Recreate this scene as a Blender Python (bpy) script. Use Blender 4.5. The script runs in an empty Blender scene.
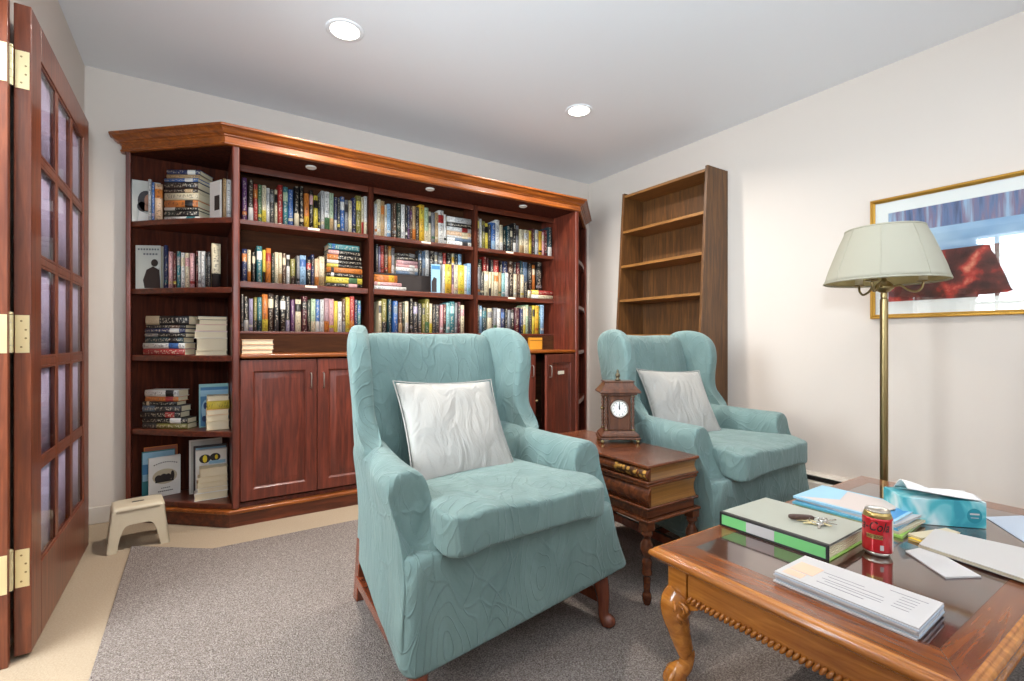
import bpy, bmesh, math, random
from mathutils import Vector, Matrix, noise
random.seed(7)
SC = bpy.context.scene
COL = SC.collection
PI = math.pi
# ------------------------------------------------------------------ helpers
def lin(c):
    return tuple((v/255/12.92 if v/255 <= .04045 else ((v/255+.055)/1.055)**2.4) for v in c) + (1.0,)
def nmat(name):
    m = bpy.data.materials.new(name); m.use_nodes = True
    nt = m.node_tree; b = nt.nodes['Principled BSDF']
    return m, nt, b
def N(nt, t, **k):
    n = nt.nodes.new(t)
    for a, v in k.items(): setattr(n, a, v)
    return n
def L(nt, a, b): nt.links.new(a, b)
def ramp(nt, fac, stops):
    r = N(nt, 'ShaderNodeValToRGB'); e = r.color_ramp.elements
    while len(e) < len(stops): e.new(.5)
    for i, (p, c) in enumerate(stops): e[i].position = p; e[i].color = c
    L(nt, fac, r.inputs['Fac']); return r
def bump(nt, b, h, strength, dist=.01):
    n = N(nt, 'ShaderNodeBump'); n.inputs['Strength'].default_value = strength; n.inputs['Distance'].default_value = dist
    L(nt, h, n.inputs['Height']); L(nt, n.outputs['Normal'], b.inputs['Normal']); return n
def plain(name, c, rough=.5, metal=0, spec=.5, coat=0):
    m, nt, b = nmat(name)
    b.inputs['Base Color'].default_value = lin(c); b.inputs['Roughness'].default_value = rough
    b.inputs['Metallic'].default_value = metal; b.inputs['Specular IOR Level'].default_value = spec
    b.inputs['Coat Weight'].default_value = coat; b.inputs['Coat Roughness'].default_value = .08
    return m
def coords(nt, scale=(1, 1, 1), kind='Object'):
    t = N(nt, 'ShaderNodeTexCoord'); mp = N(nt, 'ShaderNodeMapping')
    mp.inputs['Scale'].default_value = scale; L(nt, t.outputs[kind], mp.inputs['Vector']); return mp.outputs['Vector']
def wood(name, c1, c2, rough=.35, grain=(2, 26, 26), coat=.3, amount=1.0, bmp=.05):
    m, nt, b = nmat(name)
    v = coords(nt, grain)
    n1 = N(nt, 'ShaderNodeTexNoise'); n1.inputs['Scale'].default_value = 2.2; n1.inputs['Detail'].default_value = 8; n1.inputs['Roughness'].default_value = .62
    n1.inputs['Distortion'].default_value = .6; L(nt, v, n1.inputs['Vector'])
    r = ramp(nt, n1.outputs['Fac'], [(.3, lin(c2)), (.5, lin(tuple((a+b_)/2 for a, b_ in zip(c1, c2)))), (.68, lin(c1))])
    L(nt, r.outputs['Color'], b.inputs['Base Color'])
    b.inputs['Roughness'].default_value = rough; b.inputs['Coat Weight'].default_value = coat; b.inputs['Coat Roughness'].default_value = .12
    bump(nt, b, n1.outputs['Fac'], bmp, .004)
    return m
def obj(name, bm, mats, parent=None, smooth=False, bevel=0, seg=2, sub=0, angle=35, loc=None):
    me = bpy.data.meshes.new(name)
    bmesh.ops.recalc_face_normals(bm, faces=bm.faces)
    bm.to_mesh(me); bm.free()
    for m in (mats if isinstance(mats, (list, tuple)) else [mats]): me.materials.append(m)
    if smooth: me.shade_smooth()
    o = bpy.data.objects.new(name, me); COL.objects.link(o)
    if parent: o.parent = parent
    if loc: o.location = loc
    if bevel:
        md = o.modifiers.new('bevel', 'BEVEL'); md.width = bevel; md.segments = seg; md.limit_method = 'ANGLE'; md.angle_limit = math.radians(angle)
        md.harden_normals = False
        if not smooth:
            me.shade_smooth()
            wn = o.modifiers.new('wn', 'WEIGHTED_NORMAL'); wn.keep_sharp = True
    if sub:
        md = o.modifiers.new('sub', 'SUBSURF'); md.levels = sub; md.render_levels = sub
        me.shade_smooth()
    return o
def tag(o, label, cat, group=None, kind=None):
    o['label'] = label
    if cat: o['category'] = cat
    if group: o['group'] = group
    if kind: o['kind'] = kind
    return o
def thing(name, label, cat, loc=(0, 0, 0), rz=0, group=None):
    o = bpy.data.objects.new(name, None); COL.objects.link(o); o.empty_display_size = .1
    o.location = loc; o.rotation_euler = (0, 0, rz)
    return tag(o, label, cat, group)
def struct(name, bm, m, **k):
    o = obj(name, bm, m, **k); o['kind'] = 'structure'; return o
BM = bmesh.new
def box(bm, lo, hi, mi=0):
    x0, y0, z0 = lo; x1, y1, z1 = hi
    v = [bm.verts.new(p) for p in ((x0,y0,z0),(x1,y0,z0),(x1,y1,z0),(x0,y1,z0),(x0,y0,z1),(x1,y0,z1),(x1,y1,z1),(x0,y1,z1))]
    fs = []
    for q in ((3,2,1,0),(4,5,6,7),(0,1,5,4),(1,2,6,5),(2,3,7,6),(3,0,4,7)):
        f = bm.faces.new([v[i] for i in q]); f.material_index = mi; fs.append(f)
    return v
def xf(verts, M):
    for v in verts: v.co = M @ v.co
def obox(bm, c, size, rz=0, mi=0, ry=0, rx=0):
    v = box(bm, tuple(-s/2 for s in size), tuple(s/2 for s in size), mi)
    xf(v, Matrix.Translation(c) @ Matrix.Rotation(rz, 4, 'Z') @ Matrix.Rotation(ry, 4, 'Y') @ Matrix.Rotation(rx, 4, 'X')); return v
def loft(bm, rings, cap=True, mi=0, closed=True):
    R = [[bm.verts.new(p) for p in r] for r in rings]; n = len(R[0])
    for a, b in zip(R, R[1:]):
        for i in range(n if closed else n-1):
            j = (i+1) % n
            f = bm.faces.new((a[i], a[j], b[j], b[i])); f.material_index = mi
    if cap:
        f = bm.faces.new(R[0][::-1]); f.material_index = mi
        f = bm.faces.new(R[-1]); f.material_index = mi
    return [v for r in R for v in r]
def prism(bm, poly, z0, z1, mi=0):
    return loft(bm, [[(x, y, z0) for x, y in poly], [(x, y, z1) for x, y in poly]], True, mi)
def lathe(bm, prof, c=(0, 0, 0), seg=24, mi=0):
    rings = [[(c[0]+r*math.cos(2*PI*i/seg), c[1]+r*math.sin(2*PI*i/seg), c[2]+z) for i in range(seg)] for r, z in prof]
    return loft(bm, rings, True, mi)
def catmull(pts, k=6):
    out = []; P = [Vector(p) for p in pts]; P = [2*P[0]-P[1]] + P + [2*P[-1]-P[-2]]
    for i in range(1, len(P)-2):
        a, b, c, d = P[i-1:i+3]
        for s in range(k):
            t = s/k
            out.append(.5*((2*b)+(c-a)*t+(2*a-5*b+4*c-d)*t*t+(3*b-a-3*c+d)*t**3))
    out.append(P[-2]); return out
def tube(bm, pts, rad, seg=10, mi=0, squash=1.0):
    P = [Vector(p) for p in pts]; rings = []
    if not isinstance(rad, (list, tuple)): rad = [rad]*len(P)
    up = None
    for i, p in enumerate(P):
        t = (P[min(i+1, len(P)-1)] - P[max(i-1, 0)]).normalized()
        if up is None:
            up = Vector((0, 0, 1)) if abs(t.z) < .9 else Vector((0, 1, 0))
        s = t.cross(up).normalized(); up = s.cross(t).normalized()
        rings.append([tuple(p + rad[i]*(math.cos(2*PI*k/seg)*s + squash*math.sin(2*PI*k/seg)*up)) for k in range(seg)])
    return loft(bm, rings, True, mi)
def ctube(bm, pts, rads, seg=12, k=6, mi=0, squash=1.0):
    q = catmull([tuple(p)+(r,) for p, r in zip(pts, rads)], k) if False else None
    P = catmull(pts, k); R = [v.x for v in catmull([(r, 0, 0) for r in rads], k)]
    return tube(bm, P, R, seg, mi, squash)
def rrect(hx, hy, r, n=5):
    out = []
    for cx, cy, a in ((hx-r, hy-r, 0), (-hx+r, hy-r, PI/2), (-hx+r, -hy+r, PI), (hx-r, -hy+r, 1.5*PI)):
        for i in range(n+1):
            t = a + PI/2*i/n; out.append((cx+r*math.cos(t), cy+r*math.sin(t)))
    return out
def ssmooth(a, b, x):
    t = min(1, max(0, (x-a)/(b-a))); return t*t*(3-2*t)
def sbox(bm, hx, hy, hz, n=6, cuts=9):
    """rounded box: superellipsoid-normalised cube"""
    g = bmesh.ops.create_cube(bm, size=2); es = list({e for v in g['verts'] for e in v.link_edges})
    bmesh.ops.subdivide_edges(bm, edges=es, cuts=cuts, use_grid_fill=True)
    vs = list(bm.verts)
    for v in vs:
        p = v.co; m = max(abs(p.x), abs(p.y), abs(p.z)); l = (abs(p.x)**n+abs(p.y)**n+abs(p.z)**n)**(1/n)
        q = p*(m/l) if l else p
        v.co = Vector((q.x*hx, q.y*hy, q.z*hz))
    return vs
# ------------------------------------------------------------------ materials
def wallmat(name, c):
    m, nt, b = nmat(name); b.inputs['Base Color'].default_value = lin(c); b.inputs['Roughness'].default_value = .55; b.inputs['Specular IOR Level'].default_value = .3
    n = N(nt, 'ShaderNodeTexNoise'); n.inputs['Scale'].default_value = 260; n.inputs['Detail'].default_value = 3
    L(nt, coords(nt), n.inputs['Vector']); bump(nt, b, n.outputs['Fac'], .08, .002); return m
M_WALL = wallmat('wall_paint', (219, 208, 198))
M_CEIL = wallmat('ceiling_paint', (240, 242, 245))
M_TRIMW = plain('white_trim', (224, 220, 212), .4)
def carpet(name, c1, c2, c3, s, bs):
    m, nt, b = nmat(name); v = coords(nt)
    n = N(nt, 'ShaderNodeTexNoise'); n.inputs['Scale'].default_value = s; n.inputs['Detail'].default_value = 5; n.inputs['Roughness'].default_value = .7; L(nt, v, n.inputs['Vector'])
    n2 = N(nt, 'ShaderNodeTexNoise'); n2.inputs['Scale'].default_value = 3; n2.inputs['Detail'].default_value = 4; L(nt, v, n2.inputs['Vector'])
    r = ramp(nt, n.outputs['Fac'], [(.36, lin(c2)), (.5, lin(c1)), (.64, lin(c3))])
    mx = N(nt, 'ShaderNodeMix', data_type='RGBA', blend_type='MULTIPLY'); mx.inputs['Factor'].default_value = .25
    r2 = ramp(nt, n2.outputs['Fac'], [(.3, (.75, .75, .75, 1)), (.7, (1, 1, 1, 1))])
    L(nt, r.outputs['Color'], mx.inputs[6]); L(nt, r2.outputs['Color'], mx.inputs[7]); L(nt, mx.outputs[2], b.inputs['Base Color'])
    b.inputs['Roughness'].default_value = .95; b.inputs['Specular IOR Level'].default_value = .1
    vo = N(nt, 'ShaderNodeTexVoronoi'); vo.inputs['Scale'].default_value = s*1.3; L(nt, v, vo.inputs['Vector'])
    bump(nt, b, vo.outputs['Distance'], bs, .006); return m
M_BEIGE = carpet('beige_carpet', (166, 148, 126), (160, 141, 119), (172, 155, 133), 160, .12)
M_RUG = carpet('brown_loop_carpet', (137, 126, 119), (92, 81, 75), (176, 164, 157), 230, .7)
M_MAH = wood('mahogany', (130, 60, 42), (74, 33, 24), .38, (22, 22, 1.8), .2)
M_MAHH = wood('mahogany_horizontal', (122, 56, 30), (64, 27, 16), .36, (1.8, 22, 22), .2)
M_CROWN = wood('crown_mahogany', (176, 96, 32), (104, 50, 16), .32, (1.8, 26, 26), .3)
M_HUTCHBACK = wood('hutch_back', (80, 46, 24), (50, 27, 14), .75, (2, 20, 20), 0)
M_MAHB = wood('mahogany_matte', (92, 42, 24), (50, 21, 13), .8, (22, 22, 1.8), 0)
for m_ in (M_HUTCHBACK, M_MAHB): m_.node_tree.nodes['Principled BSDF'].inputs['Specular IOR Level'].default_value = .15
M_DOORW = wood('door_mahogany', (140, 74, 46), (88, 42, 28), .35, (26, 26, 1.6), .25)
M_OAK = wood('old_walnut', (118, 76, 34), (70, 43, 18), .5, (20, 20, 1.6), .1)
M_OAKEDGE = wood('walnut_edge', (152, 104, 50), (108, 70, 32), .45, (20, 2, 20), .1)
M_TABLE = wood('table_fruitwood', (192, 122, 46), (142, 80, 26), .22, (26, 2, 26), .6)
M_TABLEY = wood('table_fruitwood_border', (140, 78, 36), (96, 48, 22), .18, (26, 2, 26), .6)
M_TABLEX = wood('table_fruitwood_cross', (134, 74, 34), (92, 46, 22), .18, (2, 26, 26), .6)
M_PANEL = wood('table_dark_panel', (84, 48, 34), (50, 28, 22), .1, (24, 2, 24), 1)
M_PANEL.node_tree.nodes['Principled BSDF'].inputs['Coat IOR'].default_value = 1.9
M_PANEL.node_tree.nodes['Principled BSDF'].inputs['Coat Roughness'].default_value = .05
M_SIDE = wood('side_table_walnut', (122, 64, 32), (70, 34, 18), .25, (2, 24, 24), .5)
M_PAGEW = wood('side_table_page_wood', (150, 104, 50), (110, 72, 34), .3, (1.2, 60, 90), .5)
M_CLOCK = wood('clock_walnut', (110, 66, 42), (62, 36, 24), .3, (24, 24, 2), .4)
M_CHERRY = wood('cherry_leg', (136, 68, 40), (88, 40, 26), .25, (24, 24, 2), .5)
M_BRASS = plain('antique_brass', (152, 134, 94), .3, 1)
M_DARKBRASS = plain('dark_brass', (104, 94, 74), .35, 1)
M_HINGE = plain('polished_brass', (232, 218, 172), .3, .55)
M_PEWTER = plain('pewter', (178, 170, 160), .3, 1)
M_STEEL = plain('steel', (200, 198, 194), .25, 1)
M_GILT = plain('gilt', (196, 150, 66), .38, .85)
M_BLACK = plain('black', (24, 22, 22), .4)
M_WHITE = plain('white_paper', (192, 188, 187), .6)
M_PAPER2 = plain('pale_blue_paper', (178, 187, 200), .6)
M_CREAM = plain('cream_paper', (194, 182, 154), .6)
M_PAGES = plain('page_edges', (226, 212, 180), .8)
M_STOOL = plain('beige_plastic', (206, 192, 166), .4)
M_LAMPON = None
def emit(name, c, s):
    m = bpy.data.materials.new(name); m.use_nodes = True; nt = m.node_tree; nt.nodes.clear()
    o = N(nt, 'ShaderNodeOutputMaterial'); e = N(nt, 'ShaderNodeEmission'); e.inputs['Color'].default_value = lin(c); e.inputs['Strength'].default_value = s
    L(nt, e.outputs[0], o.inputs['Surface']); return m
def glassmat(name, tint=(255, 255, 255), rough=.0, ior=1.5):
    m = bpy.data.materials.new(name); m.use_nodes = True; nt = m.node_tree; nt.nodes.clear()
    o = N(nt, 'ShaderNodeOutputMaterial'); t = N(nt, 'ShaderNodeBsdfTransparent'); g = N(nt, 'ShaderNodeBsdfGlossy'); f = N(nt, 'ShaderNodeFresnel'); mx = N(nt, 'ShaderNodeMixShader')
    t.inputs['Color'].default_value = lin(tint); g.inputs['Roughness'].default_value = rough; f.inputs['IOR'].default_value = ior
    ge = N(nt, 'ShaderNodeNewGeometry'); iv = N(nt, 'ShaderNodeMath', operation='SUBTRACT'); iv.inputs[0].default_value = 1; L(nt, ge.outputs['Backfacing'], iv.inputs[1])
    mu = N(nt, 'ShaderNodeMath', operation='MULTIPLY'); L(nt, f.outputs[0], mu.inputs[0]); L(nt, iv.outputs[0], mu.inputs[1])   # reflect at the front face only: no bending, so no inner reflection
    L(nt, mu.outputs[0], mx.inputs['Fac']); L(nt, t.outputs[0], mx.inputs[1]); L(nt, g.outputs[0], mx.inputs[2]); L(nt, mx.outputs[0], o.inputs['Surface']); return m
M_GLASS = glassmat('clear_glass')
M_PANEBRIGHT = plain('pane_brightener', (214, 206, 216), .9)  # pale lavender for the panels added to brighten the door panes
M_PGLASS = glassmat('picture_glass', ior=1.75)
M_DGLASS = glassmat('door_glass', (244, 242, 248), .05, 1.3)
def fabric():
    m, nt, b = nmat('teal_matelasse')
    v = coords(nt, (1.25, 1.0, .62))
    nz = N(nt, 'ShaderNodeTexNoise'); nz.inputs['Scale'].default_value = 5; nz.inputs['Detail'].default_value = 2; L(nt, v, nz.inputs['Vector'])
    mx = N(nt, 'ShaderNodeMix', data_type='RGBA', blend_type='ADD'); mx.inputs['Factor'].default_value = .16
    L(nt, v, mx.inputs[6]); L(nt, nz.outputs['Color'], mx.inputs[7])
    vo = N(nt, 'ShaderNodeTexVoronoi', feature='DISTANCE_TO_EDGE'); vo.inputs['Scale'].default_value = 5.5; L(nt, mx.outputs[2], vo.inputs['Vector'])
    r = ramp(nt, vo.outputs['Distance'], [(0, (.1, .1, .1, 1)), (.03, (1, 1, 1, 1))])
    # leaf veins: distorted rings inside each cell
    v1 = N(nt, 'ShaderNodeTexVoronoi', feature='F1'); v1.inputs['Scale'].default_value = 5.5; L(nt, mx.outputs[2], v1.inputs['Vector'])
    sc = N(nt, 'ShaderNodeMath', operation='MULTIPLY'); sc.inputs[1].default_value = 21; L(nt, v1.outputs['Distance'], sc.inputs[0])
    sn = N(nt, 'ShaderNodeMath', operation='SINE'); L(nt, sc.outputs[0], sn.inputs[0])
    wv = N(nt, 'ShaderNodeMath', operation='ABSOLUTE'); L(nt, sn.outputs[0], wv.inputs[0])
    r2 = ramp(nt, wv.outputs[0], [(.0, (.25, .25, .25, 1)), (.30, (1, 1, 1, 1))])
    ml = N(nt, 'ShaderNodeMath', operation='MULTIPLY'); L(nt, r.outputs['Color'], ml.inputs[0]); L(nt, r2.outputs['Color'], ml.inputs[1])
    wr = N(nt, 'ShaderNodeTexNoise'); wr.inputs['Scale'].default_value = 9; wr.inputs['Detail'].default_value = 3; wr.inputs['Distortion'].default_value = 1.2; L(nt, coords(nt, (1, 1, .45)), wr.inputs['Vector'])
    fn = N(nt, 'ShaderNodeTexNoise'); fn.inputs['Scale'].default_value = 320; L(nt, v, fn.inputs['Vector'])
    b1 = N(nt, 'ShaderNodeBump'); b1.inputs['Strength'].default_value = .35; b1.inputs['Distance'].default_value = .03; L(nt, wr.outputs['Fac'], b1.inputs['Height'])
    b2 = N(nt, 'ShaderNodeBump'); b2.invert = True; b2.inputs['Strength'].default_value = .75; b2.inputs['Distance'].default_value = .003; L(nt, ml.outputs[0], b2.inputs['Height']); L(nt, b1.outputs['Normal'], b2.inputs['Normal'])
    b3 = N(nt, 'ShaderNodeBump'); b3.inputs['Strength'].default_value = .25; b3.inputs['Distance'].default_value = .002; L(nt, fn.outputs['Fac'], b3.inputs['Height']); L(nt, b2.outputs['Normal'], b3.inputs['Normal'])
    L(nt, b3.outputs['Normal'], b.inputs['Normal'])
    cr = ramp(nt, wr.outputs['Fac'], [(.3, lin((102, 124, 121))), (.7, lin((115, 137, 133)))])
    L(nt, cr.outputs['Color'], b.inputs['Base Color'])
    b.inputs['Roughness'].default_value = .8; b.inputs['Specular IOR Level'].default_value = .2; b.inputs['Sheen Weight'].default_value = .15
    return m
M_TEAL = fabric()
def satin():
    m, nt, b = nmat('cream_satin')
    wr = N(nt, 'ShaderNodeTexNoise'); wr.inputs['Scale'].default_value = 7; wr.inputs['Detail'].default_value = 3; wr.inputs['Distortion'].default_value = 1.5; L(nt, coords(nt, (1.6, .7, 1)), wr.inputs['Vector'])
    b.inputs['Base Color'].default_value = lin((158, 154, 148)); b.inputs['Roughness'].default_value = .5; b.inputs['Sheen Weight'].default_value = .2
    bump(nt, b, wr.outputs['Fac'], .6, .03); return m
M_SATIN = satin()
# ------------------------------------------------------------------ room shell
XL, XR, YB, YF, ZC = -.50, 3.067, 3.386, -1.9, 2.44
bm = BM(); box(bm, (-3.6, YF-.12, -.1), (XR+.12, YB+.12, 0)); struct('floor', bm, M_BEIGE)
bm = BM(); box(bm, (-3.6, YF-.12, ZC), (XR+.12, YB+.12, ZC+.1)); struct('ceiling', bm, M_CEIL)
bm = BM(); box(bm, (-3.6, YB, 0), (XR+.12, YB+.12, ZC)); struct('wall_back', bm, M_WALL)
bm = BM(); box(bm, (XR, YF, 0), (XR+.12, YB, ZC)); struct('wall_right', bm, M_WALL)
DY0, DY1, DZ = 1.08, 2.055, 2.05            # doorway in the left wall
bm = BM()
box(bm, (XL-.12, DY1, 0), (XL, YB, ZC)); box(bm, (XL-.12, YF, 0), (XL, DY0, ZC)); box(bm, (XL-.12, DY0, DZ), (XL, DY1, ZC))
struct('wall_left', bm, M_WALL)
# wall behind the camera with a wide window
WX0, WX1, WZ0, WZ1 = .1, 2.5, .7, 2.1
bm = BM()
box(bm, (-3.6, YF-.12, 0), (WX0, YF, ZC)); box(bm, (WX1, YF-.12, 0), (XR+.12, YF, ZC)); box(bm, (WX0, YF-.12, 0), (WX1, YF, WZ0)); box(bm, (WX0, YF-.12, WZ1), (WX1, YF, ZC))
struct('wall_front', bm, M_WALL)
bm = BM()
for x in (WX0, (WX0+WX1)/2-.02, WX1-.04): box(bm, (x, YF-.08, WZ0), (x+.04, YF-.03, WZ1))
for z in (WZ0, 1.38, WZ1-.04): box(bm, (WX0+.04, YF-.075, z), (WX1-.04, YF-.035, z+.04))
struct('window_1', bm, M_TRIMW)
# hall beyond the doorway, with its own window
HX = -2.1
HW = (.2, 1.95, .85, 2.3)
bm = BM()
box(bm, (HX-.1, YF, 0), (HX, HW[0], ZC)); box(bm, (HX-.1, HW[1], 0), (HX, YB, ZC)); box(bm, (HX-.1, HW[0], 0), (HX, HW[1], HW[2])); box(bm, (HX-.1, HW[0], HW[3]), (HX, HW[1], ZC))
struct('wall_hall', bm, M_WALL)
bm = BM()
for y in (HW[0], .66, 1.18, 1.7, HW[1]-.04): box(bm, (HX-.07, y, HW[2]), (HX-.02, y+.035, HW[3]))
for z in (HW[2], 1.43, HW[3]-.04): box(bm, (HX-.065, HW[0]+.04, z), (HX-.025, HW[1]-.04, z+.035))
for i in range(24):
    z = HW[2]+.06+i*.055
    obox(bm, (HX+.015, (HW[0]+HW[1])/2, z), (.030, HW[1]-HW[0]+.03, .002), ry=.1)
struct('window_2', bm, M_TRIMW)
# door lining (jamb) and casings
bm = BM()
box(bm, (XL-.12, DY1-.022, 0), (XL+.026, DY1+.0, DZ)); box(bm, (XL-.12, DY0, 0), (XL+.012, DY0+.022, DZ)); box(bm, (XL-.12, DY0+.022, DZ-.022), (XL+.012, DY1-.022, DZ))
box(bm, (XL-.075, DY1-.034, 0), (XL-.04, DY1-.022, DZ-.022))
jamb = struct('trim_1', bm, M_DOORW, bevel=.002)
bm = BM()
box(bm, (XL, DY0-.07, 0), (XL+.018, DY0-.001, DZ+.07)); box(bm, (XL, DY0, DZ), (XL+.018, DY1, DZ+.07))
box(bm, (XL, DY1+.0005, 0), (XL+.023, DY1+.0125, DZ))
struct('trim_2', bm, M_DOORW, bevel=.003)
# baseboards
def base(name, lo, hi):
    bm = BM(); box(bm, lo, hi); struct(name, bm, M_TRIMW2, bevel=.004)
M_TRIMW2 = plain('painted_baseboard', (206, 197, 187), .45)
base('baseboard_left', (XL, 3.03, 0), (XL+.014, YB, .09))
base('baseboard_back', (XL+.014, YB-.014, 0), (-.36, YB, .09))
base('baseboard_right', (XR-.014, YF, 0), (XR, -.3, .09))
# carpet laid over the beige floor
bm = BM(); prism(bm, [(-.26, YF+.02), (3.0, YF+.02), (3.0, 2.655), (.06, 2.655), (-.26, 2.9)], 0.0005, .010)
rug = obj('carpet', bm, M_RUG, bevel=.004); tag(rug, 'brown flecked loop carpet laid over the beige floor, ending near the step stool', 'carpet')
# ------------------------------------------------------------------ french door (folded back on the left wall)
door = bpy.data.objects.new('door_1', None); COL.objects.link(door); door['kind'] = 'structure'; door['label'] = 'open mahogany french door with fifteen glass panes folded against the left wall'
door.location = (0, 0, 0)
dx0, dx1 = -.470, -.430; y0, y1 = 2.068, 3.015; z0, z1 = .012, 2.015
st, tr, br = .115, .115, .24
bm = BM()
box(bm, (dx0, y0, z0), (dx1, y0+st, z1)); box(bm, (dx0, y1-st, z0), (dx1, y1, z1))
box(bm, (dx0, y0+st, z0), (dx1, y1-st, z0+br)); box(bm, (dx0, y0+st, z1-tr), (dx1, y1-st, z1))
obj('door_frame', bm, M_DOORW, door, bevel=.003)
gy0, gy1, gz0, gz1 = y0+st, y1-st, z0+br, z1-tr
mw = .026
cw = (gy1-gy0-2*mw)/3; rh = (gz1-gz0-4*mw)/5
bm = BM()
for i in (1, 2):
    y = gy0+i*cw+(i-1)*mw; box(bm, (dx0+.004, y, gz0), (dx1-.004, y+mw, gz1))
for j in range(1, 5):
    z = gz0+j*rh+(j-1)*mw
    for i in range(3):
        y = gy0+i*(cw+mw); box(bm, (dx0+.004, y, z), (dx1-.004, y+cw, z+mw))
obj('muntin_grid', bm, M_DOORW, door, bevel=.004, seg=3)
bm = BM()
for i in range(3):
    for j in range(5):
        a = gy0+i*(cw+mw); c = gz0+j*(rh+mw)
        for (p, q, r_, s_) in ((a, c, a+cw, c+.009), (a, c+rh-.009, a+cw, c+rh), (a, c+.009, a+.009, c+rh-.009), (a+cw-.009, c+.009, a+cw, c+rh-.009)):
            box(bm, (dx1-.0072, p, q), (dx1-.004, r_, s_))
obj('glazing_bead', bm, M_DOORW, door, bevel=.002)
for i in range(3):
    for j in range(5):
        a = gy0+i*(cw+mw); c = gz0+j*(rh+mw)
        bm = BM(); box(bm, (-.4405, a+.001, c+.001), (-.4375, a+cw-.001, c+rh-.001)); obj('glass_pane', bm, M_DGLASS, door)
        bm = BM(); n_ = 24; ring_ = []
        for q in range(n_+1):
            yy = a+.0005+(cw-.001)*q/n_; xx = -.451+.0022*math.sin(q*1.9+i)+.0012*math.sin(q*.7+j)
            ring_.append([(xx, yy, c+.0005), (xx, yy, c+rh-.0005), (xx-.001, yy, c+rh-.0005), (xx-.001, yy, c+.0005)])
        loft(bm, ring_); obj('pane_brightener', bm, M_PANEBRIGHT, door, smooth=True)  # rippled panel added behind the glass, standing in for its pale reflections
for zc in (1.812, 1.0, .28):
    bm = BM()
    box(bm, (dx0+.004, y0-.0025, zc-.058), (dx1-.004, y0+.0, zc+.058))
    box(bm, (XL-.035, DY1-.0245, zc-.058), (XL+.025, DY1-.0221, zc+.058))
    for k in range(5):
        a = zc-.058+k*.0232; lathe(bm, [(.0065, a+.0006), (.0065, a+.0226)], (-.4735, y0-.0135, 0), 14)
    lathe(bm, [(.003, zc+.058), (.007, zc+.06), (.006, zc+.066), (.002, zc+.068)], (-.4735, y0-.0135, 0), 14)
    for sx in (-.452, -.442):
        for q in (-.04, -.013, .013, .04):
            if (abs(q) > .03) == (sx < -.445):
                vs = lathe(bm, [(.003, 0), (.003, .001), (.001, .0012)], (0, 0, 0), 10, 1); xf(vs, Matrix.Translation((sx, y0-.0025, zc+q)) @ Matrix.Rotation(PI/2, 4, 'X'))
    obj('hinge', bm, [M_HINGE, M_BRASS], door, bevel=.0006)
# ------------------------------------------------------------------ ceiling downlights
M_DISC = emit('downlight_disc', (255, 246, 230), 9)
for i, (x, y) in enumerate([(.583, 2.333), (2.031, 2.336), (.583, .55), (2.031, .55)]):
    if i < 2:
        t = thing('downlight', ['round recessed ceiling light glowing above the left end of the tall bookcase', 'round recessed ceiling light glowing nearer the corner where the two walls meet'][i], 'ceiling light', (x, y, ZC), 0, 'recessed ceiling lights')
        bm = BM(); lathe(bm, [(.066, -.0002), (.086, -.0002), (.086, -.003), (.078, -.006), (.066, -.004)], (0, 0, 0), 40); obj('trim_ring', bm, M_CEIL, t, smooth=True)
        bm = BM(); lathe(bm, [(.0655, -.0004), (.0655, -.0045), (.04, -.0055)], (0, 0, 0), 40); obj('diffuser', bm, M_DISC, t)
    ld = bpy.data.lights.new('downlight_lamp', 'AREA'); ld.shape = 'DISK'; ld.size = .13; ld.energy = 24 if i < 2 else 3; ld.color = (1, .93, .84); ld.spread = math.radians(150)
    lo = bpy.data.objects.new('downlight_lamp', ld); COL.objects.link(lo); lo.location = (x, y, ZC-.012)

# ------------------------------------------------------------------ built-in bookcase
bc = thing('bookcase', 'long built-in mahogany bookcase with angled open ends, crown moulding and cupboards below', 'bookcase', (0, 0, 0))
BF, YS, BB = 2.92, 3.20, 3.380
PA, PB = (.154, .19), (2.505, 2.541)
LP, RP = (-.30, 3.335), (.154, 2.932)            # front line of the left angled end
mir = lambda p: (2.541+(.154-p[0])*.925, p[1])
LP2, RP2 = mir(LP), mir(RP)
foot = [(-.325, BB), (-.325, 3.345), (.142, BF), (2.553, BF), (2.982, 3.345), (2.982, BB)]
def offs(poly, o):
    out = []; n = len(poly)
    for i, p in enumerate(poly):
        P = Vector(p); a = (P-Vector(poly[i-1])).normalized() if i > 0 else None; b = (Vector(poly[(i+1) % n])-P).normalized() if i < n-1 else None
        if a is None: a = b
        if b is None: b = a
        na = Vector((a.y, -a.x)); nb = Vector((b.y, -b.x)); m = (na+nb); m = m/m.dot(na) if m.length > 1e-6 else na
        out.append((p[0]+m.x*o, p[1]+m.y*o))
    return out
bm = BM(); prism(bm, foot, 0.0, .07); obj('plinth', bm, M_MAHH, bc)
f2 = offs(foot, .014); f2[0] = (f2[0][0], BB); f2[-1] = (f2[-1][0], BB)
bm = BM(); prism(bm, f2, .0702, .090); obj('base_ledge', bm, M_CROWN, bc, bevel=.006, seg=3)
# side panels
for a, b in (PA, PB):
    bm = BM(); box(bm, (a, BF, .0902), (b, BB, 2.012)); obj('side_panel', bm, M_MAH, bc, bevel=.010, seg=4)
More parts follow.
